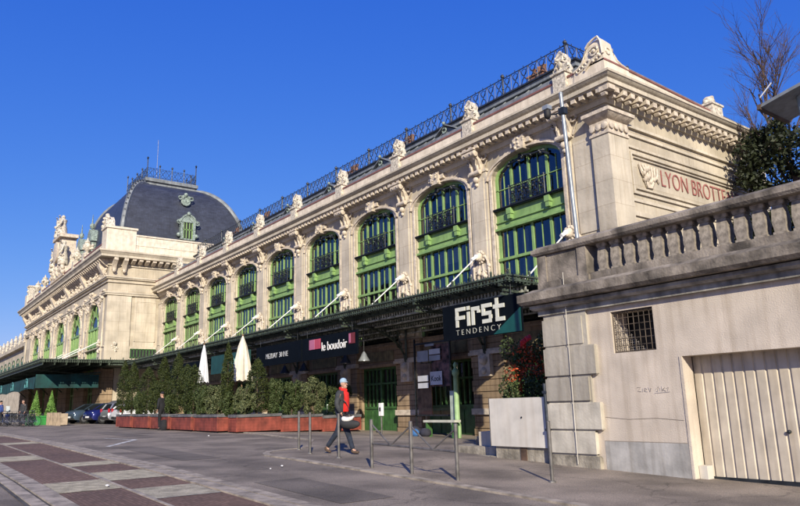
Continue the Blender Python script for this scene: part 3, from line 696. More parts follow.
fascia(mb, (XC1, YC, ZC), (XC0, YC, ZC)); mb.build('lace_fascia', GREENC, can)
mb = MB(); fascia(mb, (XC0, YC, ZC), (XC0, 17.95, ZC)); mb.build('lace_fascia', GREENC, can)
def truss(x):
    mb = MB()
    mb.tube([(x, 14.55, 4.72), (x, 17.9, 4.72)], .05, 4); pts = [(x, 17.75-3.0*sin(a), 3.3+1.55*(1-cos(a))) for a in [pi/2*i/8 for i in range(9)]]
    pts = [(x, 17.75-3.1*(1-cos(a)), 3.35+1.5*sin(a)) for a in [pi/2*i/8 for i in range(9)]]
    mb.tube(pts, .055, 4); mb.tube([(x, 17.8, 3.3), (x, 17.8, 5.1)], .06, 4)
    for i in range(2, 8): mb.tube([pts[i], (x, pts[i][1]-.15, 4.72)], .03, 4)
    mb.ring((x, 17.15, 4.45), .2, .035, 'x', 10); mb.ring((x, 16.65, 4.68), .12, .03, 'x', 8); mb.ring((x, 17.45, 4.05), .13, .03, 'x', 8)
    mb.box(x-.06, x+.06, 14.5, 15.2, 4.95, 5.15)
    return mb
t0 = truss(PXs[1]).build('bracket_truss', GREENC, can)
for k in range(2, 9):
    c = t0.copy(); c.location = (-BAY*(k-1), 0, 0); col.objects.link(c)
c = t0.copy(); c.location = (4.2, 0, 0); col.objects.link(c)
r0 = MB().tube([(PXs[1], 17.62, 6.98), (PXs[1], 15.35, 5.10)], .024, 6).tube([(PXs[1], 17.66, 7.0), (PXs[1], 17.35, 6.83)], .07, 6).ball((PXs[1], 17.6, 6.98), .10, 6).build('tie_rod', WHITEP, can)
for k in range(2, 9):
    c = r0.copy(); c.location = (-BAY*(k-1), 0, 0); col.objects.link(c)
c = r0.copy(); c.location = (4.35, 0, 0); col.objects.link(c)
# ================= PAVILION (head building)
rng = random.Random(21)
pav = empty('station_pavilion', (-78, 14, .8), 'large stone entrance pavilion with round arched green windows, statues and a dark curved slate roof', 'building')
PR, PL, PF, PB = -58.0, -97.6, 13.8, 27.5
AX = [-62.1-6.85*k for k in range(5)]; AH = 2.15; AZ = 8.65; PT = 11.4
mb = MB(); prev = PR
for cx in AX:
    mb.box(cx+AH, prev, PF, PF+.9, 5.0, PT); arch_spandrel(mb, cx, AH, AZ, AH, PT, PF, PF+.9, 16); prev = cx-AH
mb.box(PL, prev, PF, PF+.9, 5.0, PT); mb.box(PR-.9, PR, PF+.9, PB, 0.2, PT); mb.box(PL, PL+.9, PF+.9, PB, .2, PT); mb.box(PL+.9, PR-.9, PB-.9, PB, .2, PT)
mb.box(PL+.0, PR-.0, PF, PB, PT, 14.3)
mb.build('wall', STONE, pav)
mb = MB(); prev = PR
for cx in AX+[None]:
    x0 = PL if cx is None else cx+1.55
    mb = MB(); z = .3; i = 0
    while z < 5.0:
        q = .05*(i % 2); mb.box(x0-q, prev+q, PF-.06, PF+.85, z, z+.5); mb.box(x0+.03, prev-.03, PF-.0, PF+.8, z+.5, z+.54); z += .54; i += 1
    if cx: prev = cx-1.55
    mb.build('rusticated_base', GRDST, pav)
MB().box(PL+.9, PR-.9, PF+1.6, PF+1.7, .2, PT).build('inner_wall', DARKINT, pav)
# archivolts, keystones, pilasters
for cx in AX:
    mb = MB(); arch_band(mb, cx, AH, AZ, AH, .42, PF-.05, PF+.02, 18); arch_band(mb, cx, AH+.42, AZ, AH+0.0, .12, PF-.10, PF, 18)
    for s in (-1, 1): mb.box(cx+s*AH, cx+s*(AH+.42), PF-.05, PF+.02, 5.1, AZ); mb.box(cx+s*(AH-.02), cx+s*(AH+.5), PF-.10, PF, AZ-.16, AZ)
    mb.build('archivolt', STONE2, pav)
    mb = MB(); mb.prism([(cx-.28, 10.6), (cx+.28, 10.6), (cx+.45, 11.5), (cx-.45, 11.5)], 'y', PF-.25, PF+.1); mb.lump((cx, PF-.22, 11.2), .42, 16, rng, (1.2, .2, .8))
    for s in (-1, 1): mb.lump((cx+s*2.1, PF-.03, 10.6), .5, 22, rng, (.9, .07, .8))
    mb.build('arch_carving', STONE2, pav)
for px in [AX[0]+3.0]+[a-3.42 for a in AX]+[-96.9]:
    MB().box(px-.4, px+.4, PF-.10, PF, 5.1, 11.0).build('pilaster', STONEP, pav)
    mb = MB()
    mb.lump((px, PF-.12, 10.9), .4, 18, rng, (.9, .2, .8)); mb.lump((px, PF-.12, 6.9), .4, 18, rng, (.8, .2, 1.2)); mb.box(px-.5, px+.5, PF-.2, PF, 11.35, 11.5)
    mb.prism([(PF, 12.4), (PF-.15, 12.6), (PF-.6, 13.4), (PF-.6, 13.9), (PF, 13.9)], 'x', px-.3, px+.3)
    mb.build('pilaster_carving', STONE2, pav)
# right side decoration: panels, corner pilaster, string courses
mb = MB()
mb.box(PR, PR+.12, PF, PF+1.9, 5.4, 10.9); mb.box(PR, PR+.03, PF+2.2, YF-.3, 5.4, 11.0)
for y0, y1, z0, z1 in ((16.1, 17.75, 7.2, 7.25), (16.1, 17.75, 10.5, 10.55), (16.1, 16.15, 7.2, 10.5), (17.7, 17.75, 7.2, 10.5)): mb.box(PR+.03, PR+.06, y0, y1, z0, z1)
for z0, z1, o in ((5.3, 5.45, .15), (6.75, 6.82, .08), (10.95, 11.1, .18), (11.1, 11.22, .24), (12.0, 12.06, .12), (12.3, 12.4, .16), (12.4, 12.52, .24)):
    mb.fr((PL-o, PR+o, PF-o, PB, z0), (PL-o, PR+o, PF-o, PB, z1))
mb.build('string_course', STONEP, pav)
mb = MB()   # lion heads with rods at side corner
for y in (14.6,): mb.ball((PR+.15, y, 7.0), .17, 8); mb.lump((PR+.08, y, 6.7), .25, 14, rng, (.2, 1, 1.2))
mb.build('garland_relief', ORN, pav)
MB().box(PR, PR+.07, 15.7, 17.9, 5.75, 6.75).build('side_window_surround', STONE2, pav)
sw = MB(); sw.box(PR+.07, PR+.11, 15.8, 17.85, 5.85, 5.93).box(PR+.07, PR+.11, 15.8, 17.85, 6.55, 6.63)
for i in range(9): y = 15.82+.25*i; sw.box(PR+.07, PR+.11, y, y+.07, 5.85, 6.6)
swo = sw.build('side_window', GREEND, pav); MB().box(PR+.071, PR+.08, 15.8, 17.85, 5.85, 6.6).build('pane', DARKINT, pav).parent = swo
# frieze carving on front
mb = MB()
for i in range(420): mb.ball((rng.uniform(PL+.3, PR-.2), PF-rng.uniform(.0, .15), rng.uniform(12.55, 13.35)), rng.uniform(.07, .17), 4)
for i in range(64): x = PR-.3-i*.62; mb.prism([(PF, 13.25), (PF-.2, 13.35), (PF-.75, 13.8), (PF-.75, 13.95), (PF, 13.95)], 'x', x-.13, x+.13)
mb.build('frieze_carving', STONE2, pav)
mb = MB()
for y in (14.15, 14.95): 
    mb.prism([(PR, 13.0), (PR+.25, 13.05), (PR+.35, 13.4), (PR+.8, 13.75), (PR+.8, 13.98), (PR, 13.98)], 'y', y-.16, y+.16); mb.ball((PR+.25, y, 12.95), .17, 6)
for i in range(14): y = 15.6+.55*i; mb.prism([(PR, 13.55), (PR+.3, 13.6), (PR+.75, 13.8), (PR+.75, 13.98), (PR, 13.98)], 'y', y-.15, y+.15)
mb.build('console_bracket', STONE2, pav)
mb = MB()
for o0, z0, o1, z1 in ((.12, 13.4, .12, 13.5), (.85, 13.98, .85, 14.15), (.85, 14.15, 1.02, 14.38), (1.05, 14.38, 1.05, 14.52), (.8, 14.52, .5, 14.62)):
    mb.fr((PL-o0, PR+o0, PF-o0, PB+o0, z0), (PL-o1, PR+o1, PF-o1, PB+o1, z1))
mb.build('cornice', STONEP, pav)
mb = MB(); a = .35
mb.box(PL, PR+a, PF-a, PF+.4, 14.6, 15.35); mb.box(PR-.4, PR+a, PF+.4, PB, 14.6, 16.0); mb.box(PR-.45, PR+a+.08, PF+.4, PB, 16.0, 16.12); mb.box(PR-.42, PR+a+.04, PF+.4, PB, 15.2, 15.26)
mb.box(PR-1.0, PR+a+.1, PF-a-.1, PF+1.9, 14.6, 16.45); mb.box(PR-1.1, PR+a+.2, PF-a-.2, PF+2.0, 16.45, 16.62)
mb.box(PL, PL+1.4, PF-a-.1, PF+1.9, 14.6, 16.4)
mb.build('attic_parapet', PARAP, pav)
MB().box(PL, PR-1.1, PF-a-.05, PF+.45, 15.35, 15.45).build('coping', COPING, pav)
# pedestals and sculpture on the front parapet
def urn(mb, x, y, z, h=1.0, seed=1):
    r = random.Random(seed); mb.box(x-.35*h, x+.35*h, y-.35, y+.35, z-1, z); mb.lathe([(.2, 0), (.12, .15), (.38, .5), (.42, .75), (.25, .95), (.3, 1.05), (.1, 1.25), (.02, 1.5)], (x, y, z), 9)
    mb.lump((x, y, z+.5*h), .4*h, 14, r)
for i, x in enumerate((-66.0, -70.2, -86.5, -91.0)):
    mb = MB(); urn(mb, x, PF-.1, 15.9, 1, i); mb.build('parapet_urn', ORN, pav)
mb = MB(); r = random.Random(8)     # corner pylon near the dome
for (x, zt) in ((PR-1.6, 17.9),):
    mb.box(x-.6, x+.5, PF-.2, PF+.6, 15.4, 16.9); mb.prism([(x-.7, 16.9), (x+.6, 16.9), (x+.45, 17.5), (x+.1, 17.9), (x-.4, 17.9), (x-.6, 17.4)], 'y', PF-.2, PF+.5)
    mb.lump((x, PF-.1, 17.2), .45, 30, r, (.8, .5, 1.3)); mb.ball((x, PF, 18.0), .2, 7)
mb.build('corner_ornament', ORN, pav)
mb = MB(); x = PL+1.0
mb.box(x-.6, x+.6, PF-.3, PF+.7, 15.4, 17.4); mb.box(x-.7, x+.7, PF-.4, PF+.8, 17.4, 17.6); mb.lump((x, PF, 17.0), .6, 30, r, (.9, .6, 1)); mb.build('corner_ornament', ORN, pav)
mb = MB()   # clock pediment with statue group
cx = -77.6
mb.prism([(cx-3.3, 15.3), (cx+3.3, 15.3), (cx+3.1, 16.2), (cx+2.4, 16.5), (cx+1.8, 17.2), (cx+1.55, 18.6), (cx+1.4, 19.6), (cx-1.4, 19.6), (cx-1.55, 18.6), (cx-1.8, 17.2), (cx-2.4, 16.5), (cx-3.1, 16.2)], 'y', PF-.5, PF+.9)
mb.box(cx-1.9, cx+1.9, PF-.8, PF+1.0, 19.6, 19.95)
mb.lathe([(1.0, 0), (1.15, -.1), (1.15, -.3), (.95, -.35)], (cx, PF-.5, 18.2), 16, 'y')
[mb.ball((cx+r.uniform(-3.2, 3.2)*(1-.0), PF-.5, r.uniform(15.6, 16.6)), r.uniform(.15, .3), 7) for _ in range(40)]; [mb.ball((cx+sg*r.uniform(1.2, 1.6), PF-.5, r.uniform(16.8, 19.3)), r.uniform(.12, .24), 7) for _ in range(14) for sg in (-1, 1)]
mb.build('clock_pediment', STONE2, pav)
mb = MB()
for sx, h, le in ((-2.3, 16.5, 2.6), (2.3, 16.5, 2.6), (-.75, 19.95, 2.3), (.75, 19.95, 2.2)):
    x = cx+sx; y = PF-.4
    mb.lathe([(.52, 0), (.46, le*.3), (.33, le*.55), (.42, le*.75), (.16, le*.84), (.2, le*.88), (.21, le*.94), (.08, le)], (x, y, h), 8)
    mb.tube([(x+.35, y-.1, h+le*.74), (x+.62, y-.3, h+le*.55), (x+.5, y-.5, h+le*.4)], .11, 6); mb.tube([(x-.35, y-.1, h+le*.74), (x-.6, y-.2, h+le*.9), (x-.45, y-.3, h+le*1.02)], .10, 6)
    mb.lump((x, y-.2, h+le*.35), .5, 12, r, (.9, .5, 1.4))
mb.build('statue_group', ORN, pav)
# roof: curved slate mansard
mb = MB(); Z0, H_ = 15.2, 7.3; x0, x1, y0, y1 = -73.2, -59.3, 14.9, 26.4; N_ = 16
rings = []
for i in range(N_+1):
    t = pi/2*.97*i/N_; ix = 4.3*(1-cos(t)**.8); iy = 3.67*(1-cos(t)**.68); jy = 4.4*(1-cos(t)**1.05); z = Z0+H_*sin(t); rings.append((x0+ix, x1-ix, y0+iy, y1-jy, z))
vs = []
for a, b, c, d, z in rings: vs += [(a, c, z), (b, c, z), (b, d, z), (a, d, z)]
mb.add(vs, [(4*i+k, 4*i+(k+1) % 4, 4*i+4+(k+1) % 4, 4*i+4+k) for i in range(N_) for k in range(4)]+[(4*N_, 4*N_+1, 4*N_+2, 4*N_+3)])
roof = mb.build('slate_roof', SLATE, pav)
mb = MB()
for ks in ((1, 2), (1, 3), (0, 2), (0, 3)):
    mb.tube([(r_[ks[0]], r_[ks[1]], r_[4]) for r_ in rings], .2, 6)
mb.box(x0, x1+.15, y0-.15, y1+.15, Z0-.5, Z0+.1)
mb.build('hip_rib', ZINC, pav).parent = roof
a, b, c, d, z = rings[-1]
mb = MB().box(a-.3, b+.3, c-.3, d+.3, z-.1, z+.3).box(a-.5, b+.5, c-.5, d+.5, z+.3, z+.62).box(a-.2, b+.2, c-.2, d+.2, z-.3, z-.1); mb.build('roof_platform', ZINC, pav)
zp = z+.62
def crest2(p0, p1, n_post):
    mb = MB(); crest_run(mb, p0, p1, 1.0)
    p0 = Vector(p0); p1 = Vector(p1)
    for i in range(n_post+1): crest_post(mb, tuple(p0.lerp(p1, i/n_post)), 1.25 if i % n_post else 1.9)
    mb.build('roof_cresting', IRONB, pav)
crest2((b+.3, c-.3, zp), (b+.3, d+.3, zp), 4); crest2((b+.3, c-.3, zp), (a-.3, c-.3, zp), 4); crest2((b+.3, d+.3, zp), (a-.3, d+.3, zp), 5)
MB().fr((-96.6, -71, 15.2, 26, 15.0), (-94, -71, 17.2, 23, 18.9)).build('rear_slate_roof', SLATE, pav)
MB().box(-94, -71, 17.1, 17.3, 18.9, 19.1).build('rear_roof_ridge', ZINC, pav)
MB().tube([(-68, 20.2, zp), (-68, 20.2, zp+6.0)], .02, 5).build('antenna', STEEL, pav)
# front slope crest line of small copper finials along hip
mb = MB()
for r_ in rings[2:-1]:
    mb.ball((r_[1], r_[2], r_[4]+.2), .16, 5); mb.tube([(r_[1], r_[2], r_[4]+.2), (r_[1]-.1, r_[2], r_[4]+.65)], .06, 4, r2=.02)
mb.build('hip_finials', IRONB, pav)
# dormer on the side face
dx = -59.35; dy = 20.6
DS = lambda m, k=.7, z0=16.6: (setattr(m, 'v', [(dx+(x-dx)*k, dy+(y-dy)*k, z0+(z-16.0)*k) for x, y, z in m.v]), m)[1]
mb = MB(); mb.box(dx-2, dx+.25, dy-.95, dy+.95, 16.0, 18.3)
mb.prism([(dy-1.25, 18.3), (dy+1.25, 18.3), (dy+1.2, 18.55), (dy+.75, 19.0), (dy+.3, 19.25), (dy, 19.3), (dy-.3, 19.25), (dy-.75, 19.0), (dy-1.2, 18.55)], 'x', dx-2, dx+.4)
mb.ring((dx+.4, dy, 18.35), .95, .13, 'x', 12, 0, pi); mb.ball((dx+.45, dy, 19.45), .28, 6)
for s in (-1, 1): mb.box(dx+.2, dx+.4, dy+s*.62, dy+s*.95, 16.0, 18.3); mb.ring((dx+.35, dy+s*1.2, 18.3), .25, .1, 'x', 8); mb.ball((dx+.2, dy+s*1.15, 16.6), .3, 6)
dm = DS(mb).build('copper_dormer', COPPER, pav)
mb = MB()
for y in (-.55, -.2, .2, .55): mb.box(dx+.26, dx+.3, dy+y-.06, dy+y+.06, 16.2, 18.4)
mb.box(dx+.26, dx+.3, dy-.6, dy+.6, 17.3, 17.4); DS(mb).build('dormer_window', GREEN, pav).parent = dm
DS(MB().box(dx+.24, dx+.26, dy-.6, dy+.6, 16.2, 18.5)).build('dormer_pane', DARKINT, pav).parent = dm
mb = MB(); mb.lathe([(.3, -1.2), (.75, .0), (.8, .15), (.5, .25), (.45, .1)], (dx-.55, dy, 20.7), 12, 'x')
for s in (-1, 1): mb.ring((dx-.35, dy+s*.85, 20.95), .28, .12, 'x', 8); mb.tube([(dx-.35, dy+s*.7, 20.3), (dx-.3, dy+s*.35, 19.9), (dx-.3, dy, 19.8)], .14, 5)
mb.ball((dx-.4, dy, 21.5), .35, 7); mb.tube([(dx-.5, dy-1.1, 21.1), (dx-.4, dy, 21.4), (dx-.5, dy+1.1, 21.1)], .13, 5)
mb.v = [(dx-.75+(x-dx+.5)*.6, dy+(y-dy)*.6, 20.6+(z-20.7)*.6) for x, y, z in mb.v]; mb.build('oculus', COPPER, pav)
for s, x in ((1, -69.8), (1, -74.3), (1, -86)):   # finials of the dormers on the front slope, seen past the statues
    mb = MB(); yy = 15.0; mb.box(x-.9, x+.9, yy-.35, yy+1.5, 15.5, 17.3); mb.prism([(x-1.1, 17.3), (x+1.1, 17.3), (x+.6, 18.0), (x, 18.35), (x-.6, 18.0)], 'y', yy-.45, yy+1.5); mb.ball((x, yy-.2, 18.6), .25, 6); mb.tube([(x, yy-.2, 18.7), (x, yy-.2, 19.5)], .08, 4, r2=.02)
    if x > -80: mb.v = [(a_, b_, c_+(c_-15.5)*.3) for a_, b_, c_ in mb.v]
    mb.build('front_dormer', COPPER, pav)
# tall arched windows
def pwin():
    Y0 = PF+.14; w = MB(); arch_band(w, 0, AH-.16, AZ, AH-.16, .16, Y0, Y0+.12, 16)
    for s in (-1, 1): w.box(s*AH, s*(AH-.16), Y0, Y0+.12, 5.0, AZ)
    for x in (-1.15, 0, 1.15): w.box(x-.07, x+.07, Y0-.04, Y0+.12, 5.0, AZ+.0)
    for z in (6.0, 7.1, AZ-.1): w.box(-AH, AH, Y0-.05, Y0+.12, z-.09, z+.09)
    for x in (-1.55, -.58, .58, 1.55): w.box(x-.03, x+.03, Y0, Y0+.1, 5, AZ)
    w.ring((0, Y0+.05, AZ), 1.0, .07, 'y', 12, 0, pi)
    for a in (30, 60, 90, 120, 150): w.tube([(1.0*cos(radians(a)), Y0+.05, AZ+1.0*sin(radians(a))), (1.9*cos(radians(a)), Y0+.05, AZ+1.9*sin(radians(a)))], .05, 4)
    f = w.build('arch_window', GREEN, None)
    gl = MB().add([(-AH+.05, Y0+.07, 5.0), (AH-.05, Y0+.07, 5.0)]+[(p[0], Y0+.07, p[1]) for p in arcpts(0, AH-.05, AZ, AH-.05)[::-1]], [tuple(range(17))]).build('pane', GLASS, None); gl.parent = f
    return f
base = Vector(pav.location); w0 = pwin(); w0.parent = pav; w0.location = (AX[0]-base.x, -base.y, -base.z)
for k in range(1, 5): copy_tree(w0, pav, (AX[k]-base.x, -base.y, -base.z))
# ground floor doors
def pdoor():
    Y0 = PF+.3; m = MB()
    for x in (-1.45, -.5, .5, 1.45): m.box(x-.08, x+.08, Y0, Y0+.12, .4, 4.4)
    m.box(-1.5, 1.5, Y0, Y0+.12, 4.3, 4.5); m.box(-1.5, 1.5, Y0, Y0+.1, .4, 1.3); m.box(-1.5, 1.5, Y0, Y0+.12, 3.1, 3.25)
    f = m.build('door', GREEN, None); p = quad(-1.5, 1.5, Y0+.05, .9, 4.4).build('door_pane', GLASS, None); p.parent = f; return f
d0 = pdoor(); d0.parent = pav; d0.location = (AX[0]-base.x, -base.y, -base.z)
for k in range(1, 5): copy_tree(d0, pav, (AX[k]-base.x, -base.y, -base.z))
# pavilion canopy
pcn = empty('pavilion_canopy', (-78, 11, 5.4), 'wide green iron canopy projecting over the pavement before the entrance pavilion', 'canopy')
cy0, cz, cx0, cx1 = 8.8, 5.36, -54.5, -103
mb = MB()
for i in range(7): y = cy0+.15+i*.78; mb.box(cx1, cx0, y-.05, y+.05, cz-.12, cz+.08); mb.box(cx1, cx0, y-.02, y+.02, cz-.32, cz-.1)
for i in range(62): x = cx0-.1-.78*i; mb.box(x-.03, x+.03, cy0, 13.6, cz-.02, cz+.1)
mb.box(cx1, cx0, 13.4, 13.55, cz-.3, cz+.1); mb.box(cx0-.1, cx0, 13.5, 14.5, cz-.2, cz+.1); mb.box(-57.9, cx0, 13.5, 17.9, cz-.3, cz-.1)
mb.build('frame', GREENC, pcn)
MB().box(cx1, cx0, cy0, 13.6, cz+.1, cz+.115).box(-57.9, cx0, 13.6, 17.9, cz+.1, cz+.115).build('glass_roof', mat('dirty_wired_glass', (.05, .06, .055), .4, noise=.3), pcn)
mb = MB(); fascia(mb, (cx1, cy0, cz+.05), (cx0, cy0, cz+.05)); fascia(mb, (cx0, cy0, cz+.05), (cx0, 14.5, cz+.05)); mb.build('lace_fascia', GREENC, pcn)
for i, px in enumerate([AX[0]+3.0]+[a-3.42 for a in AX]):
    MB().tube([(px, PF-.2, 7.2), (px, 10.6, 5.55)], .035, 6).build('tie_rod', WHITEP, pcn)
    mb = MB(); mb.tube([(px, 13.7, 3.6), (px, 12.6, 4.6), (px, 9.2, 4.95)], .07, 4); mb.tube([(px, 13.7, 5.05), (px, 9, 5.05)], .06, 4); mb.build('bracket_truss', GREENC, pcn)
# teal awning under it
aw = empty('teal_awning', (-75, 9.6, 4.2), 'long dark teal awning with faint pale lettering hanging under the pavilion canopy', 'awning')
mb = MB()
mb.prism([(9.0, 4.35), (13.5, 4.7), (13.5, 4.64), (9.0, 4.29)], 'x', -57.2, -100); mb.build('awning_cloth', TEAL, aw)
mb = MB()
for k in range(6):
    x0_ = -57.2-7.1*k; nn = 14
    for i in range(nn):
        xa, xb = x0_-7.0*i/nn, x0_-7.0*(i+1)/nn; s0, s1 = .12*sin(pi*i/nn*1), .12*sin(pi*(i+1)/nn)
        mb.add([(xa, 9.0, 4.35), (xb, 9.0, 4.35), (xb, 8.95, 3.42+s1), (xa, 8.95, 3.42+s0), (xa, 9.03, 4.35), (xb, 9.03, 4.35), (xb, 8.98, 3.42+s1), (xa, 8.98, 3.42+s0)], [(0, 1, 2, 3), (7, 6, 5, 4), (3, 2, 6, 7)])
mb.box(-57.22, -57.18, 9.0, 13.4, 3.5, 4.5)
mb.build('valance', TEAL, aw)
mb = MB()   # arched emblem strokes on the valance
for k in range(5):
    x = -60.7-7.1*k; mb.ring((x, 8.92, 3.72), .62, .035, 'y', 10, 0, pi, 4); mb.ring((x, 8.92, 3.72), .4, .03, 'y', 8, 0, pi, 4); mb.box(x-.8, x+.8, 8.9, 8.93, 3.64, 3.7)
mb.build('valance_emblem', mat('pale_teal_print', (.08, .26, .27), .8, noise=.1), aw)
# far wing beyond
fw = empty('far_wing', (-125, 19, 1), 'distant pale stone wing with parapet urns left of the entrance pavilion', 'building')
MB().box(-165, -98.5, 18.0, 28, .5, 12.4).box(-165, -98.5, 17.3, 28.5, 12.4, 13.0).box(-165, -98.5, 17.6, 18.2, 13.0, 13.6).build('wall', STONE, fw)
for k in range(13): x = -101-4.9*k; MB().box(x-.35, x+.35, 17.4, 18.0, 13.0, 13.9).ball((x, 17.7, 14.3), .45, 7, (.8, .8, 1.2)).ball((x, 17.7, 14.9), .2, 5).build('parapet_urn', ORN, fw)
for k in range(12): mb = MB(); x = -103.4-4.9*k; arch_band(mb, x, 1.3, 10.2, .7, .12, 17.9, 18.02); mb.box(x-1.3, x+1.3, 17.93, 17.99, 6, 10.2); mb.build('arch_window', GREEND, fw)
# ================= TERRACE WALL on the right
rng = random.Random(31)
PLRIM_ = mat('dark_brown_fascia', (.09, .06, .045), .8, noise=.2)
tw = empty('terrace_wall', (-5, 11, .1), 'tall cream rendered terrace wall with stone corner pier, grated window and ribbed garage door', 'wall')
W = 11.0; TXR = 9.0; GXL, GXR, GZ = -6.66, -3.35, 2.24; WX0, WX1, WZ0, WZ1 = -7.98, -7.08, 2.39, 3.17
mb = MB()
def wb(x0, x1, z0, z1): mb.box(x0, x1, W, W+.5, z0, z1)
wb(-9.55, WX0, -.3, 3.4); wb(WX0, WX1, -.3, WZ0); wb(WX0, WX1, WZ1, 3.4); wb(WX1, GXL, -.3, 3.4); wb(GXL, GXR, GZ, 3.4); wb(GXR, TXR, -.6, 3.4)
mb.box(-9.55, -9.05, W+.5, 34, -.3, 3.4)
mb.build('wall', CREAM, tw)
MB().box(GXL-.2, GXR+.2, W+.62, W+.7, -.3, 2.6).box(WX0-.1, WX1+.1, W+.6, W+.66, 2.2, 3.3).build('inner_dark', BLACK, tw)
mb = MB()   # grey painted plinth band
for a, b in ((-8.36, GXL), (GXR, TXR)): mb.box(a, b-.0, W-.006, W+.01, -.6, .78)
mb.build('plinth_band', GREYBAND, tw)
MB().box(-8.0, TXR, W-.012, W+.002, -.5, .0).build('foot_stain', DARKST, tw) if False else None
mb = MB()   # pale jamb edge of the garage
mb.box(GXL-.0, GXL+.05, W-.012, W+.3, .1, GZ); mb.build('door_jamb', CREAM, tw)
# pier with quoins
MB().box(-9.60, -8.52, W-.06, W+.0, -.2, 3.3).box(-9.60, -9.55, W, W+.9, -.2, 3.3).build('pier_shaft', GREYST, tw)
def quoin(x1, z0, z1, m, o=.12):
    q = MB(); q.fr((-9.63, x1, W-o+.02, W+.9, z0+.02), (-9.63, x1, W-o+.02, W+.9, z1-.02)); q.box(-9.61, x1-.02, W-o+.05, W+.85, z0, z1)
    q.build('quoin_block', m, tw)
QL = mat('pale_washed_stone', (.52, .48, .40), .85, noise=.1, scale=3, streak=.25, bump=.2)
quoin(-8.62, 2.62, 3.2, GREYST, .1); quoin(-8.35, 2.02, 2.6, GREYST); quoin(-8.55, 1.52, 2.0, GREYST); quoin(-8.33, .98, 1.5, QL); quoin(-8.50, .52, .96, QL); quoin(-8.44, -.2, .5, ROUGHC)
# moulded ledge
mb = MB()
def ledge(o, z0, z1, o1=None, m=None):
    o1 = o if o1 is None else o1
    mb.fr((-9.6-o, TXR, W-o, 34, z0), (-9.6-o1, TXR, W-o1, 34, z1))
ledge(.10, 3.28, 3.40); ledge(.17, 3.40, 3.44, .22); ledge(.22, 3.44, 3.50)
mb.build('lower_ledge', mat('weathered_ledge', (.30, .28, .24), .95, noise=.25, scale=3, streak=.35, bump=.4), tw)
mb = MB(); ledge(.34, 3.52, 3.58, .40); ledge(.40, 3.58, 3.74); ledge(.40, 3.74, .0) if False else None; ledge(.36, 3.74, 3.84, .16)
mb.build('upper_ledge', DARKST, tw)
MB().box(-9.6, TXR, W-.1, 34, 3.4, 3.6).build('terrace_deck', ROUGHC, tw)
# parapet block at the end of the balustrade
mb = MB(); mb.box(-9.60, -8.42, W-.04, W+.38, 3.84, 4.56); mb.box(-9.66, -9.42, W-.07, W+.4, 3.84, 4.56); mb.box(-8.6, -8.38, W-.07, W+.4, 3.84, 4.56)
mb.box(-9.66, -8.34, W-.09, W+.42, 3.84, 3.98); mb.build('parapet_block', DARKST, tw)
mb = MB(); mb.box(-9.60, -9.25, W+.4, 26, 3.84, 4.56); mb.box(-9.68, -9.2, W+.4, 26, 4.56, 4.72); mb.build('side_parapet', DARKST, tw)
# garage door
gd = MB(); y0 = W+.33
x = GXL+.05; i = 0
prof = []
while x < GXR-.05:
    prof += [(x, y0), (x+.13, y0), (x+.145, y0+.022), (x+.165, y0+.022)]; x += .18
prof.append((GXR-.05, y0))
for a, b in zip(prof, prof[1:]): gd.add([(a[0], a[1], .22), (b[0], b[1], .22), (b[0], b[1], 2.3), (a[0], a[1], 2.3)], [(0, 1, 2, 3)])
gdo = gd.build('garage_door', GDOOR, tw)
MB().box(GXL+.05, GXR-.05, y0-.02, y0+.03, .1, .24).build('bottom_rail', IRON, tw).parent = gdo
MB().lathe([(.03, 0), (.03, -.04), (.012, -.05)], (-5.15, y0, .98), 8, 'y').build('door_lock', IRON, tw).parent = gdo
rg = MB().lathe([(.13, 0), (.13, -.012)], (-4.59, y0-.012, 1.72), 20, 'y').build('round_sign', mat('sign_red', (.35, .02, .03), .5, noise=.05), tw); rg.parent = gdo
MB().lathe([(.09, 0), (.09, -.004)], (-4.59, y0-.026, 1.72), 20, 'y').build('sign_face', mat('sign_blue', (.03, .04, .25), .5, noise=.05), tw).parent = rg
# door runner and bracket at foot
MB().box(GXL+.06, GXL+.2, W+.12, W+.3, .12, .42).box(GXL+.0, GXL+.35, W+.05, W+.16, .12, .2).build('door_bracket', PANEL, tw)
# window grille
gm = MB()
n = 8
for i in range(n+1): x = WX0+(WX1-WX0)*i/n; gm.tube([(x, W+.06, WZ0), (x, W+.06, WZ1)], .008, 4)
for i in range(7): z = WZ0+(WZ1-WZ0)*i/6; gm.tube([(WX0, W+.06, z), (WX1, W+.06, z)], .008, 4)
for s in (WX0+.015, WX1-.015): gm.tube([(s, W+.05, WZ0), (s, W+.05, WZ1)], .015, 4)
for z in (WZ0+.015, WZ1-.015): gm.tube([(WX0, W+.05, z), (WX1, W+.05, z)], .015, 4)
go = gm.build('window_grille', mat('rusty_grille', (.10, .075, .055), .8, noise=.3), tw)
mm = MB()   # finer wire mesh, only its sunlit lower left corner: light put into the shape
k = .045
for i in range(18):
    x = WX0+k*i; top = WZ0+max(0, .72-.92*(x-WX0)*1.15)
    if top > WZ0+.02: mm.tube([(x, W+.09, WZ0), (x, W+.09, top)], .004, 3)
for i in range(16):
    z = WZ0+k*i; xr = WX0+(.72-(z-WZ0))/1.06
    if xr > WX0: mm.tube([(WX0, W+.09, z), (xr, W+.09, z)], .004, 3)
mm.build('lit_wire_mesh', mat('mesh_wire', (.35, .3, .25), .6, noise=.1), tw)
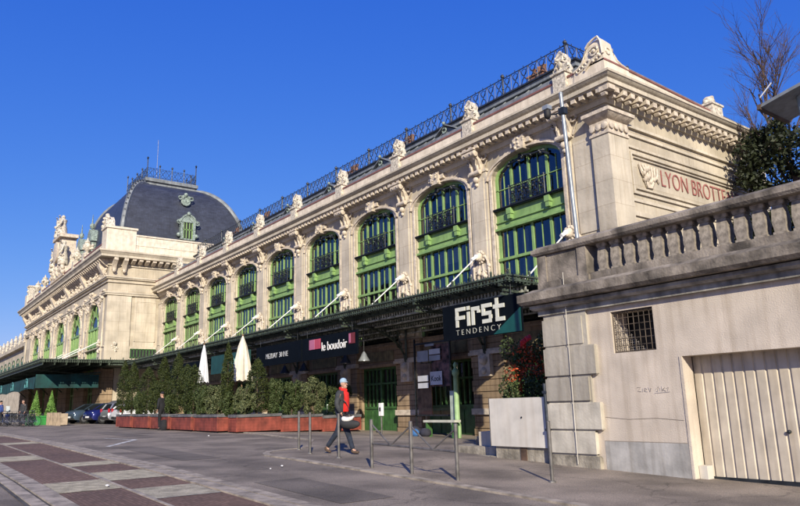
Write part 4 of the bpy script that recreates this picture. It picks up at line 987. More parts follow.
# spray paint scribble on render
def scrib(pts): return [(x, W-.004, z) for x, z in pts]
sc = MB(); X0 = -7.56; Z_ = 1.64
chars = [[(0, .12), (.09, .13), (.02, .04), (.1, .03)], [(.14, .1), (.13, .02)], [(.17, .05), (.24, .08), (.19, .11), (.17, .04), (.24, .02)], [(.27, .12), (.3, .02), (.33, .1)], [(.36, .0), (.36, .0)], [(.42, .05), (.5, .13), (.47, .02), (.44, .03)], [(.53, .1), (.53, .03)], [(.57, .13), (.57, .02), (.64, .1), (.58, .06), (.66, .02)], [(.4, -.015), (.74, .005)], [(.67, .08), (.72, .1), (.7, .03)]]
for c in chars: sc.tube(scrib([(X0+x*.88, Z_+z*.8) for x, z in c]), .004, 3)
sc.build('graffiti', mat('spray_paint', (.27, .25, .27), .8, noise=.1), tw)
mb = MB(); mb.tube(scrib([(-8.3, 1.22), (-7.8, 1.18), (-7.2, 1.2), (-6.7, 1.16)]), .004, 3); mb.tube(scrib([(-8.36, .785), (-7.4, .787), (-6.66, .785)]), .006, 3)
mb.build('render_crack', mat('crack_line', (.25, .21, .17), 1, noise=.1), tw)
# white vertical lead on pier and drain pipe in the corner
MB().tube([(-8.93, W-.135, 4.1), (-8.93, W-.135, .35)], .006, 5).build('lightning_wire', PANEL, tw)
# ---- balustrade
bl = empty('balustrade', (-2, 11.1, 3.8), 'dark weathered stone balustrade with square bulging balusters on top of the terrace wall', 'balustrade')
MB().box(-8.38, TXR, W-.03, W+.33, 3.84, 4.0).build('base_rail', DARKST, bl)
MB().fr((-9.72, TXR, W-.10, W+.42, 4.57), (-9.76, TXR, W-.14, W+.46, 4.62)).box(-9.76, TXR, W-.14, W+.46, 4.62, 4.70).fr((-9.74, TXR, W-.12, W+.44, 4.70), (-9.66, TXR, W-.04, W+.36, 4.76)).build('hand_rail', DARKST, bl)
def baluster():
    m = MB(); y = W+.15; pr = [(.105, 4.0), (.105, 4.05), (.088, 4.06), (.092, 4.12), (.104, 4.2), (.102, 4.28), (.088, 4.44), (.080, 4.485), (.098, 4.49), (.098, 4.51), (.108, 4.52), (.108, 4.575)]
    for (r0, z0), (r1, z1) in zip(pr, pr[1:]): m.fr((-r0, r0, y-r0, y+r0, z0), (-r1, r1, y-r1, y+r1, z1+.0001))
    return m
BALM = mat('baluster_stone', (.31, .27, .22), .95, noise=.2, scale=12, bump=.15, bscale=45, streak=.3, detail=8)
b0 = baluster().build('baluster', BALM, None); b0.parent = bl; bb = Vector(bl.location)
b0.location = (-8.09-bb.x, -bb.y, -bb.z)
for k in range(1, 34): copy_tree(b0, bl, (-8.09+.306*k-bb.x, -bb.y, -bb.z))
# ---- mast with camera on the terrace
ms = empty('camera_mast', (-9.05, 12.0, 3.6), 'tall pale steel mast with a black camera behind the end of the balustrade', 'mast')
MB().tube([(-9.36, 12.0, 3.6), (-9.38, 12.0, 5.0), (-9.50, 12.0, 8.55)], .048, 10, r2=.043).ball((-9.50, 12, 8.57), .05, 8).build('pole', MASTM, ms, smooth=True)
cmx = MB(); cmx.tube([(-9.5, 12, 8.12), (-9.66, 11.95, 8.1), (-9.82, 11.9, 8.13)], .02, 5); cmx.box(-9.56, -9.40, 11.93, 12.07, 8.04, 8.2); cmx.build('camera_arm', IRON, ms)
MB().lathe([(.03, .16), (.07, .15), (.085, .08), (.085, 0), (.07, -.05), (.03, -.09)], (-9.84, 11.88, 8.12), 10).build('dome_camera', BLACK, ms)
MB().box(-9.92, -9.76, 11.8, 11.96, 8.26, 8.36).build('camera_cap', MASTM, ms)
# ---- kiosk roof and post at far right of terrace
kk = empty('shelter', (-4.2, 12.9, 3.6), 'shelter with curved grey roof and steel posts on the terrace behind the balustrade', 'shelter')
mb = MB(); n = 10
up = [(-5.27+2.6*i/n, 6.60+.42*sin(pi*(.06+.44*i/n))+.0*i) for i in range(n+1)]
lo = [(x+.04, z-.05) for x, z in up]
mb.prism(up+lo[::-1], 'y', 12.2, 13.3); mb.build('curved_roof', ZINC, kk)
MB().prism([(-5.29, 6.60), (-5.23, 6.60), (-5.20, 6.69), (-5.27, 6.69)], 'y', 12.18, 13.32).build('roof_fascia', PLRIM_, kk)
MB().tube([(-4.62, 12.6, 3.6), (-4.70, 12.6, 6.86)], .07, 12).build('post', mat('blue_grey_post', (.25, .31, .34), .5, noise=.1), kk, smooth=True)
MB().tube([(-3.1, 12.6, 3.6), (-3.1, 12.6, 6.9)], .10, 12).build('post', MATS['blue_grey_post'], kk, smooth=True)
MB().tube([(-5.25, 12.3, 6.86), (-5.02, 12.3, 7.06)], .012, 4).build('aerial', WHITEP, kk)
# ---- white panel, low wall, steps by the pier
lw = empty('low_wall', (-10.5, 11.1, .3), 'low rough concrete wall under the white panel beside the stone pier', 'wall')
MB().box(-11.30, -9.64, W+.02, W+.3, -.2, .60).build('wall_body', ROUGHC, lw)
MB().box(-10.55, -10.38, W-.0, W+.05, .1, .60).build('dark_stain', mat('brown_stain', (.10, .06, .04), .95, noise=.3), lw)
pn = empty('white_panel', (-10.5, 11.0, .6), 'large blank off-white board standing on the low wall between the steps and the stone pier', 'panel')
MB().box(-11.38, -9.66, W-.04, W+.02, .61, 1.63).build('board', PANEL, pn)
MB().box(-11.40, -11.38, W-.045, W+.03, .6, 1.64).build('board_edge', STEEL, pn)
MB().lathe([(.02, 0), (.02, -.015)], (-10.42, W-.04, 1.22), 8, 'y').build('bolt', IRON, pn)
dp = tag(MB().tube([(-9.66, W-.09, .25), (-9.68, W-.09, 1.9)], .035, 8).box(-9.71, -9.61, W-.13, W-.06, .95, 1.0).box(-9.72, -9.62, W-.13, W-.06, 1.7, 1.75).build('drain_pipe', IRONB, None), 'thin blue grey drain pipe standing between white panel and stone pier', 'pipe')
st = empty('stone_steps', (-12.2, 11.6, .35), 'low pale stone steps at the left of the white panel', 'steps')
MB().box(-13.0, -11.35, 11.25, 12.3, .2, .56).build('lower_step', ROUGHC, st)
MB().box(-12.7, -11.35, 11.7, 12.5, .5, .75).build('upper_step', ROUGHC, st)
MB().box(-12.3, -11.9, 11.45, 11.8, .56, .88).build('stone_block', STONEP, st)
MB().box(-12.95, -11.3, 11.05, 11.23, .2, .38).build('kerb_stone', ROUGHC, st)
# dark parked car on the terrace, only glimpsed between balusters
# ================= PLANTS
def leafcloud(mb, pos_fn, n, size, rng, nrm_bias=.5, asp=.55):
    for i in range(n):
        p, out = pos_fn(rng)
        d = Vector((rng.gauss(0, 1), rng.gauss(0, 1), rng.gauss(0, 1)))+Vector(out)*nrm_bias*2; d.normalize()
        a = d.orthogonal().normalized(); a.rotate(Matrix.Rotation(rng.uniform(0, 2*pi), 3, d)); b = d.cross(a)
        s = size*rng.uniform(.6, 1.3); P = Vector(p)
        mb.add([P-a*s, P+b*s*asp, P+a*s, P-b*s*asp], [(0, 1, 2, 3)])
def conifer(h, r, seed):
    rng = random.Random(seed); clumps = [(rng.uniform(.08, 1), rng.uniform(0, 2*pi), rng.uniform(.88, 1.08)) for _ in range(110)]
    def prof(t): return r*(min(1, (t+.04)*5)**.5)*(1-(max(0, t-.55)/.45)**1.5)**.75 if t < 1 else 0
    def f(g_):
        if g_.random() < .8:
            t, a, k = g_.choice(clumps); t = min(.99, max(.03, t+g_.gauss(0, .025))); a += g_.gauss(0, .3); rr = prof(t)*k*g_.uniform(.72, 1.05)
        else: t = g_.uniform(.03, .97); a = g_.uniform(0, 2*pi); rr = prof(t)*g_.uniform(.2, .9)
        return (rr*cos(a), rr*sin(a), .08+t*h+g_.gauss(0, .03)), (cos(a)*.8, sin(a)*.8, .7)
    mb = MB(); leafcloud(mb, f, int(6500*h/2.5), .034, rng, .5, .5)
    return mb
def conifer_tree(name, loc, h, r, seed, label, group=None):
    e = empty(name, loc, label, 'tree', group)
    MB().tube([(0, 0, 0), (0, 0, h*.8)], .045, 6, r2=.015).build('trunk', BARK, e, world=False)
    conifer(h, r, seed).build('crown', LEAF_CON, e, world=False); return e
def bush(loc, rx, ry, h, seed, label, m, group, name='bush', cat='bush'):
    rng = random.Random(seed); e = empty(name, loc, label, cat, group); mb = MB()
    cl = [(rng.uniform(-.8, .8), rng.uniform(-.8, .8), rng.uniform(.15, .92), rng.uniform(.16, .3)) for _ in range(34)]
    def f(g_):
        x, y, z, s = g_.choice(cl); v = Vector((g_.gauss(0, 1), g_.gauss(0, 1), g_.gauss(0, 1))).normalized()*s*g_.uniform(.7, 1.1)
        k = 1-.35*abs(z-.5)
        return ((x*rx*k+v.x*rx*1.1), (y*ry*k+v.y*ry*1.1), max(.03, z*h+v.z*h*.6)), v.normalized()
    leafcloud(mb, f, 7500, .036, rng, .5, .6); mb.build('foliage', m, e, world=False)
    st = MB()
    for i in range(5): st.tube([(rng.uniform(-.1, .1), rng.uniform(-.1, .1), 0), (rng.uniform(-.3, .3)*rx, rng.uniform(-.3, .3)*ry, h*.5), (rng.uniform(-.7, .7)*rx, rng.uniform(-.7, .7)*ry, h*.85)], .02, 4, r2=.006)
    st.build('stem', BARK, e, world=False); return e
# red planters: a row along the street and a row turning toward the building
PT_ = .72
def planter(loc, L_, dx, label, seed):
    e = empty('planter', loc, label, 'planter', 'red wooden planters around the terrace'); z0 = .06
    if dx: X0, X1, Y0, Y1 = -L_/2, L_/2, -.38, .38
    else: X0, X1, Y0, Y1 = -.38, .38, -L_/2, L_/2
    b = MB(); b.box(X0, X1, Y0, Y1, z0, PT_-.12)
    for i in range(1, 5):
        z = z0+.12*i; b.box(X0-.006, X1+.006, Y0-.006, Y1+.006, z-.045, z+.045)
    for sx in (X0, X1):
        for sy in (Y0, Y1): b.box(sx-.03, sx+.03, sy-.03, sy+.03, z0, PT_-.1)
    b.build('box', REDPL, e, world=False)
    MB().box(X0-.04, X1+.04, Y0-.04, Y0+.08, PT_-.11, PT_).box(X0-.04, X1+.04, Y1-.08, Y1+.04, PT_-.11, PT_).box(X0-.04, X0+.08, Y0+.08, Y1-.08, PT_-.11, PT_).box(X1-.08, X1+.04, Y0+.08, Y1-.08, PT_-.11, PT_).build('rim', PLRIM, e, world=False)
    MB().box(X0+.08, X1-.08, Y0+.08, Y1-.08, PT_-.3, PT_-.06).build('soil', SOIL, e, world=False)
    MB().box(X0+.1, X1-.1, Y0+.1, Y1-.1, -.15, z0).build('foot', BLACK, e, world=False)
    return e
ordn = ['leftmost', 'second from the left', 'third from the left', 'fourth from the left', 'fifth from the left']
for i in range(5):
    x = -39.0+2.66*i; yq = 11.42+(x+26)*.04; planter((x, yq, g(x, yq)), 2.6, True, ['leftmost red planter of the street row, beside the parked cars', 'red planter second from the left in the street row', 'red planter third from the left, just left of the person in black', 'red planter fourth in the street row, right behind the person in black', 'last red planter of the street row before the corner, in shade'][i], i)
for i in range(3):
    y = 12.25+1.95*i; planter((-26.35, y, g(-26.35, y)), 1.9, False, ['bright sunlit red planter at the corner of the two rows', 'sunlit red planter in the middle of the row facing the bollards', 'sunlit red planter at the right end beside the walking man'][i], 9+i)
# conifers (px heights measured in the photo)
cl = ['slim conifer at the left end of the planters', 'slim conifer second from the left end of the planters', 'broader conifer third from left', 'low wide conifer fourth from left', 'tall narrow conifer behind the person in black', 'tall narrow conifer right of the person in black', 'round shouldered conifer left of the white umbrella', 'wide conifer just left of the white umbrella', 'tall thin conifer between the two closed umbrellas', 'conifer at the right side of the ivory umbrella']
cdat = [(-40.5, 11, 2.91, .34), (-38.95, 11, 2.77, .34), (-36.6, 11, 2.38, .46), (-35.4, 11, 1.6, .34), (-34.4, 11, 2.8, .34), (-32.55, 11, 2.85, .36), (-31.45, 11, 2.25, .46), (-30.6, 11, 2.2, .46), (-27.15, 11, 2.9, .24), (-26.3, 12.3, 2.25, .42)]
for i, (x, y, h, r) in enumerate(cdat):
    y = y if y > 12 else 11.42+(x+26)*.04; r *= 1.08
    conifer_tree('conifer', (x, y, g(x, y)+PT_-.1), h, r, 40+i, cl[i], 'columnar conifers in the red planters')
bd = [(-29.4, 11.3, .5, .45, 1.3, LEAF_BUSH, 'green bush at the foot of the white umbrella'), (-28.3, 11.4, .55, .45, 1.35, LEAF_VAR, 'pale leaved variegated bush left of the planter corner'), (-27.2, 11.5, .45, .4, 1.1, LEAF_BUSH, 'dark green bush above the shaded planter at the corner'),
      (-26.3, 11.75, .48, .42, 1.3, LEAF_VAR, 'variegated bush under the ivory umbrella'), (-26.3, 13.1, .45, .42, 1.45, LEAF_BUSH, 'darker bush right of the ivory umbrella base'), (-26.35, 13.9, .45, .45, 1.45, LEAF_BUSH, 'rounded bush in the middle sunlit planter'), (-26.3, 14.95, .5, .62, 1.62, LEAF_VAR, 'largest speckled bush, left of the walking man'), (-26.4, 16.3, .45, .5, 1.5, LEAF_BUSH, 'dark bush right behind the walking man'),
      (-37.7, 11.0, .4, .35, 1.2, LEAF_BUSH, 'bush filling the gap between the second and third conifers'), (-33.4, 11.1, .4, .35, 1.0, LEAF_BUSH, 'low bush beside the person in black')]
for i, (x, y, rx, ry, h, m, lb) in enumerate(bd):
    bush((x, y, g(x, y)+PT_-.1), rx, ry, h, 70+i, lb, m, 'bushes in the red planters')
# flowering shrub behind the white panel
e = bush((-11.25, 12.35, .9), .85, .6, 2.1, 99, 'tall flowering shrub with red and orange leaves behind the white panel', LEAF_BUSH, None, 'flowering_shrub', 'shrub')
mb = MB(); rr = random.Random(5)
def ff(g_): 
    q = g_.choice([(-.45, 0, 1.25), (-.35, 0, 1.5), (.05, -.1, 1.6), (-.6, 0, .95), (.3, 0, 1.75), (0, -.2, 1.85), (-.2, -.3, 1.3), (.35, -.2, 1.35)]); v = Vector((g_.gauss(0, .12), g_.gauss(0, .15), g_.gauss(0, .09)))
    return tuple(Vector(q)+v), (0, -1, .3)
leafcloud(mb, ff, 900, .045, rr, .3); mb.build('orange_leaves', FLOWER, e, world=False)
mb = MB(); rr = random.Random(6)
for c in ((.06, -.35, 2.03), (.16, -.3, 2.1), (-.02, -.3, 1.95)):
    for i in range(14): a = i*2.4; mb.ball((c[0]+.07*cos(a)*(i/14), c[1]+rr.uniform(-.05, .05), c[2]+.07*sin(a)*(i/14)), .04, 5)
mb.build('red_blossom', mat('red_blossom', (.6, .02, .02), .6, noise=.1), e, world=False)
tag(MB().lathe([(.28, 0), (.4, .5), (.44, .52), (.44, .6), (.38, .6)], (-11.15, 12.35, .3), 14).build('shrub_pot', TERRA, None), 'terracotta pot of the flowering shrub, behind the white panel', 'plant pot')
# tree on the terrace behind the shelter
te = empty('tree', (-10.4, 26.0, .1), 'half bare tree with dark evergreen lower foliage behind the terrace shelter', 'tree')
rt = random.Random(14); limbs = []; tips = []
mb = MB(); mb.tube([(0, 0, -3.2), (.1, 0, 2.2), (.05, .1, 4.2)], .16, 7, r2=.10)
def grow(p, d, L_, r, lvl):
    q = p+d*L_; mid = (p+q)/2+Vector((rt.gauss(0, .05), rt.gauss(0, .05), 0))*L_; mb.tube([p, mid, q], r, 4 if lvl else 5, r2=r*.55)
    tips.append((mid, lvl)); tips.append((q, lvl))
    if lvl >= 4 or r < .004: return
    for i in range(4):
        dd = (d+Vector((rt.gauss(0, .38), rt.gauss(0, .38), rt.gauss(.12, .22)))).normalized(); s = rt.uniform(.35, 1); grow(p.lerp(q, s), dd, L_*rt.uniform(.5, .75), r*.5, lvl+1)
top = Vector((.05, .1, 4.2))
for d, L_ in ((Vector((-.2, -.1, 1)), 2.8), (Vector((-.28, .1, 1)), 2.9), (Vector((-.05, .2, 1)), 3.0), (Vector((.3, 0, 1)), 2.4), (Vector((-.75, .1, .45)), 1.3), (Vector((.8, 0, .4)), 1.5), (Vector((-.5, 0, .75)), 1.6), (Vector((-.9, 0, .1)), 1.2)):
    grow(top.lerp(Vector((.1, 0, 2.8)), rt.uniform(0, .8)), d.normalized(), L_, .055, 0)
mb.build('trunk', mat('dark_bark', (.085, .055, .045), .9, noise=.2), te, world=False)
mb = MB(); cc = [(rt.uniform(-1.6, 2.0), rt.uniform(-.8, .8), rt.uniform(1.9, 6.2), rt.uniform(.25, .5)) for _ in range(90)]
cc = [c for c in cc if c[2] < 6.2-.7*abs(c[0])]
def ft(g_):
    c = g_.choice(cc); v = Vector((g_.gauss(0, 1), g_.gauss(0, 1), g_.gauss(0, 1))).normalized()*c[3]*g_.uniform(.3, 1.1); return (c[0]+v.x, c[1]+v.y, c[2]+v.z), v
leafcloud(mb, ft, 14000, .075, rt, .3, .5); mb.build('crown', LEAF_TREE, te, world=False)
te.scale = (1.27,)*3
for c_ in list(te.children): c_.location = (0, 0, 3.2)
# ================= STREET FURNITURE
def bollard(loc, h, label, lean=(0, 0)):
    e = empty('bollard', loc, label, 'bollard', 'grey steel bollards along the kerb')
    MB().tube([(0, 0, -.05), (lean[0], lean[1], h)], .032, 8).build('post', STEEL, e, smooth=True, world=False)
    MB().ball((lean[0], lean[1], h), .034, 8, (1, 1, .5)).build('cap', STEEL, e, world=False)
    MB().lathe([(.06, 0), (.055, .02), (.034, .03)], (0, 0, .0), 10).build('collar', STEEL, e, world=False)
for x, y, lb in ((-16.36, 8.85, 'leftmost thin steel bollard in front of the red planters'), (-15.04, 8.44, 'thin steel bollard second from the left, before the bright planter'), (-13.59, 8.36, 'thin steel bollard standing in front of the walking man'), (-7.87, 8.9, 'lone steel bollard before the stone pier and white panel')):
    bollard((x, y, g(x, y)+.02), .96, lb)
br = empty('barrier', (-10.2, 7.85, g(-10.2, 7.85)), 'steel barrier of three posts joined by two panels with crossed bars at the kerb', 'barrier')
ps = [(-11.52, 7.83), (-9.84, 7.85), (-9.04, 7.86)]
bp = [(-11.5, 7.83), (-9.86, 7.85), (-8.3, 7.9)]
bp[2] = (-9.02, 7.87); bp[1] = (-10.25, 7.85)
for x, y in bp:
    z = g(x, y); p_ = MB(); p_.tube([(x, y, z-.05), (x, y, z+.93)], .034, 8).ball((x, y, z+.93), .036, 8, (1, 1, .5)).build('post', STEEL, br, smooth=True)
for (a, b) in zip(bp, bp[1:]):
    za, zb = g(*a), g(*b); m = MB(); lo, hi = .48, .82; mid = ((a[0]+b[0])/2, (a[1]+b[1])/2, (za+zb)/2+lo)
    m.tube([(*a, za+lo), (*b, zb+lo)], .019, 6); m.tube([(*a, za+.86), mid, (*b, zb+.86)], .018, 6)
    for q, z in ((a, za), (b, zb)): m.tube([(q[0]+(mid[0]-q[0])*.06, q[1], z+lo), (q[0]+(mid[0]-q[0])*.06, q[1], z+.9)], .014, 6)
    m.build('rail_panel', STEEL, br)
# closed umbrellas
def umbrella(x, y, z, zb, zt, r, m, label, n=9):
    e = empty('closed_umbrella', (x, y, z), label, 'umbrella')
    MB().tube([(0, 0, 0), (0, 0, zt-.05)], .03, 8).build('pole', WOOD, e, world=False)
    mb = MB(); seg = n*4; rows = [(0, .02), (.03, .07), (.25, .42), (.55, .68), (.8, .88), (1, 1.0)]; vs = []
    for t, k in rows:
        for i in range(seg):
            a = 2*pi*i/seg; rr = r*k*(1-(.28*(1 if i % 4 == 0 else .5 if i % 2 else 0))*min(1, t*1.6)); vs.append((rr*cos(a), rr*sin(a), zt-(zt-zb)*t+(.04*cos(a*n) if t == 1 else 0)))
    mb.add(vs, [(i*seg+k, i*seg+(k+1) % seg, (i+1)*seg+(k+1) % seg, (i+1)*seg+k) for i in range(len(rows)-1) for k in range(seg)]); mb.build('canopy', m, e, world=False)
    MB().ball((0, 0, zt), .05, 8).build('finial', WOOD, e, world=False)
    MB().box(-.3, .3, -.3, .3, 0, .06).build('base', STEEL, e, world=False)
umbrella(-32.6, 12.4, g(-32.45, 12.4), 2.2, 4.78-g(-31.9), .27, CANVASW, 'slim closed white umbrella farther left above the hedge')
umbrella(-27.95, 12.35, g(-28, 12.35), 2.1, 4.72-g(-27), .47, CANVAS, 'larger closed ivory umbrella with deep folds above the corner of the hedge')
# ================= SIGNS under the canopy
def board(name, x0, x1, z0, z1, m, label, y=14.7):
    e = empty(name, ((x0+x1)/2, y, z0), label, 'shop sign'); b = MB().box(x0, x1, y, y+.07, z0, z1).build('board', m, e)
    for x in (x0+.4, x1-.4): MB().tube([(x, y+.03, z1), (x, y+.03, 5.15)], .012, 4).build('hanger', IRON, e)
    return e
e = board('shop_sign', -17.25, -13.72, 3.55, 4.68, SIGNB, 'dark shop sign with chunky pale lettering hung nearest the stone pier')
MB().prism([(-14.9, 3.56), (-13.74, 3.56), (-13.74, 4.25)], 'y', 14.685, 14.70).build('green_swoosh', SIGNG, e)
def strokes(mb, segs, x0, z0, s, t, y=14.67, th=.03, sx=1):
    for q_, (ax, az, bx, bz) in enumerate(segs):
        y = 14.67-.004*q_; th = .03+.004*q_
        X0, X1 = sorted((ax, bx)); Z0_, Z1_ = sorted((az, bz))
        mb.box(x0+(X0-t/2)*s*sx, x0+(X1+t/2)*s*sx, y, y+th, z0+(Z0_-t/2)*s, z0+(Z1_+t/2)*s)
letters = [('F', [(0, 0, 0, .7), (0, .7, .45, .7), (0, .32, .4, .32)]), ('i', [(.72, 0, .72, .45), (.72, .70, .72, .70)]), ('r', [(1.0, 0, 1.0, .62), (1.0, .62, 1.36, .62), (1.36, .62, 1.36, .5)]),
           ('s', [(1.64, 0, 2.04, 0), (2.04, 0, 2.04, .33), (1.64, .33, 2.04, .33), (1.64, .33, 1.64, .66), (1.64, .66, 2.04, .66)]), ('t', [(2.42, 0, 2.42, .82), (2.3, .55, 2.75, .55), (2.42, 0, 2.75, 0)])]
for nme, segs in letters:
    mb = MB(); strokes(mb, [(a, b+.0, c, d) for a, b, c, d in segs], -16.52, 4.0, .72, .17, sx=1.05); mb.build('lettering', SIGNT, e)
text('lettering', 'T E N D E N C Y', .25, .004, SIGNT, e, (-16.6, 14.685, 3.68), (1, 0, 0), (0, 0, 1), sx=1.14, bold=-.006)
e = board('shop_sign', -26.9, -22.45, 3.55, 4.50, SIGNB, 'black shop sign with two red squares and white script reading le boudoir')
PINKS = mat('sign_rose', (.42, .13, .22), .6, noise=.05)
MB().box(-26.25, -25.8, 14.68, 14.70, 3.98, 4.40).build('pink_square', PINKS, e); MB().box(-25.76, -25.3, 14.68, 14.70, 3.98, 4.40).build('red_square', PINK, e)
MB().box(-23.05, -22.62, 14.68, 14.70, 3.98, 4.40).build('red_square', mat('sign_dark_red', (.15, .02, .025), .6, noise=.1), e)
text('lettering', 'le boudoir', .52, .01, WHITEP, e, (-25.2, 14.68, 3.86), (1, 0, 0), (0, 0, 1), sx=.92)
MB().box(-23.03, -22.9, 14.67, 14.68, 4.02, 4.38).build('figure_mark', MATS['sign_rose'], e)
e = board('shop_sign', -31.6, -27.0, 3.55, 4.50, SIGNB, 'plain black shop sign with small white capitals, left of the boudoir sign')
text('lettering', 'MEZUAY  30 INE', .34, .008, mat('sign_dim_white', (.45, .46, .47), .6, noise=.1), e, (-30.5, 14.68, 3.88), (1, 0, 0), (0, 0, 1), sx=.92)
e = board('shop_sign', -37.5, -32.4, 3.5, 4.5, mat('sign_dark_teal', (.01, .06, .055), .6, noise=.1), 'dark teal shop sign with a pale curl above the conifers')
MB().ring((-33.7, 14.68, 4.0), .26, .035, 'y', 12, 0, 5).ring((-34.4, 14.68, 4.0), .2, .035, 'y', 12).build('curl_mark', mat('curl_teal', (.2, .42, .42), .6), e)
e = board('shop_sign', -44.5, -38.6, 3.5, 4.4, SIGNB, 'far dark shop sign behind the left conifers')
# dark gable signs (end boards) beneath the canopy
# pendant lamps
def pendant(x, y, z, label, m):
    e = empty('pendant_lamp', (x, y, z), label, 'lamp', 'bell lamps hanging under the canopy')
    MB().tube([(0, 0, .28), (0, 0, 5.0-z)], .012, 5).build('rod', IRON, e, world=False)
    MB().lathe([(.04, .28), (.07, .22), (.10, .18), (.14, .08), (.23, -.06), (.24, -.1), (.2, -.09)], (0, 0, 0), 14).build('lamp_shade', m, e, smooth=True, world=False)
    MB().ball((0, 0, -.04), .07, 8).build('bulb', WHITEP, e, world=False)
LD = mat('lamp_dark_enamel', (.03, .04, .055), .35, noise=.1); LG = mat('lamp_grey_enamel', (.3, .32, .33), .3, metal=.4, noise=.1)
pendant(-23.2, 15.5, 3.42, 'silver bell lamp hanging right of the boudoir sign', LG)
pendant(-24.6, 15.5, 3.42, 'dark bell lamp under the right half of the boudoir sign', LD)
pendant(-28.4, 15.6, 3.3, 'dark bell lamp under the left half of the boudoir sign', LD)
pendant(-30.3, 15.6, 3.3, 'dark bell lamp farther left under the plain black sign', LD)
# notice board by the door
nb = empty('notice_board', (-20.3, 16.9, .4), 'glazed notice screen with white paper notices between two green doors', 'notice board')
MB().box(-21.7, -21.64, 16.88, 16.94, .3, 4.1).box(-19.55, -19.49, 16.88, 16.94, .3, 4.1).box(-21.7, -19.49, 16.88, 16.94, 3.85, 3.92).box(-21.7, -19.49, 16.88, 16.94, 1.1, 1.16).build('frame', IRON, nb)
quad(-21.64, -19.55, 16.9, 1.16, 3.85).build('pane', glass('screen_glass', 1.45, (.92, .94, .95)), nb)
MB().box(-21.6, -20.75, 16.96, 17.0, 1.16, 3.1).build('backing_panel', mat('brown_backing', (.38, .22, .13), .8, noise=.2, streak=.3), nb)
MB().box(-20.7, -19.6, 16.96, 17.0, 2.2, 3.8).build('backing_poster', mat('dark_poster', (.26, .12, .10), .6, noise=.4, scale=5), nb)
PAPER = mat('paper_notice', (.46, .47, .50), .8, noise=.05); PAPG = mat('grey_notice', (.28, .30, .33), .8, noise=.1)
for x0, x1, z0, z1, m in ((-21.45, -20.78, 3.18, 3.6, PAPG), (-20.7, -20.05, 3.42, 3.62, PAPER), (-20.7, -20.05, 3.18, 3.38, PAPG), (-20.95, -20.4, 3.75, 3.84, PAPG), (-21.45, -20.80, 2.42, 2.64, PAPER), (-21.45, -20.80, 2.16, 2.36, PAPER), (-20.68, -19.98, 2.26, 2.76, PAPER)):
    MB().box(x0, x1, 16.86, 16.88, z0, z1).build('notice', m, nb)
text('lettering', 'Kook', .30, .004, BLACK, nb, (-20.63, 16.855, 2.40), (1, 0, 0), (0, 0, 1), sx=.9)
gp = empty('green_post', (-18.85, 16.55, .3), 'pale green iron post with a light painted base beside the notice screen', 'post')
PG = mat('pale_green_paint', (.28, .42, .20), .6, noise=.15)
MB().lathe([(.13, 0), (.13, .5), (.1, .6), (.085, 2.2), (.13, 2.3), (.13, 2.4), (.05, 2.5), (.08, 2.62), (.02, 2.72)], (0, 0, 0), 10).build('shaft', PG, gp, world=False)
MB().box(-.42, -.12, .05, .12, 0, 1.7).build('side_panel', mat('pale_panel', (.36, .42, .36), .6, noise=.1), gp, world=False)
bc = empty('bench', (-19.4, 16.2, .3), 'long pale plank bench in front of the notice screen', 'bench')
MB().box(-20.25, -18.5, 16.1, 16.4, .90, .98).build('seat', mat('bench_plank', (.5, .5, .42), .7, noise=.1), bc)
for x in (-20.1, -18.65): MB().box(x-.03, x+.03, 16.12, 16.38, .2, .90).build('leg', GREEND, bc)
bg_ = empty('bag', (-20.3, 16.0, .35), 'blue and dark bundle of bags lying below the pale bench', 'bag')
MB().ball((-20.75, 16.1, .55), .22, 9, (1.4, 1, 1)).ball((-20.2, 16.15, .53), .2, 9, (1.3, 1, .9)).build('dark_cloth', mat('dark_cloth', (.03, .03, .045), .9, noise=.2), bg_)
MB().ball((-20.5, 15.9, .53), .17, 9, (1.3, .8, .9)).build('blue_bag', mat('blue_plastic', (.05, .16, .38), .6, noise=.1), bg_)
wp = empty('marker_post', (-23.05, 16.2, g(-23.05, 16.2)), 'small grey post carrying a white box before the green door', 'post')
MB().tube([(0, 0, -.05), (0, 0, .75)], .035, 8).build('shaft', STEEL, wp, world=False); MB().box(-.09, .09, -.07, .05, .72, 1.22).build('white_box', WHITEP, wp, world=False); MB().box(-.05, .05, -.08, -.07, .9, 1.05).build('slot', BLACK, wp, world=False)

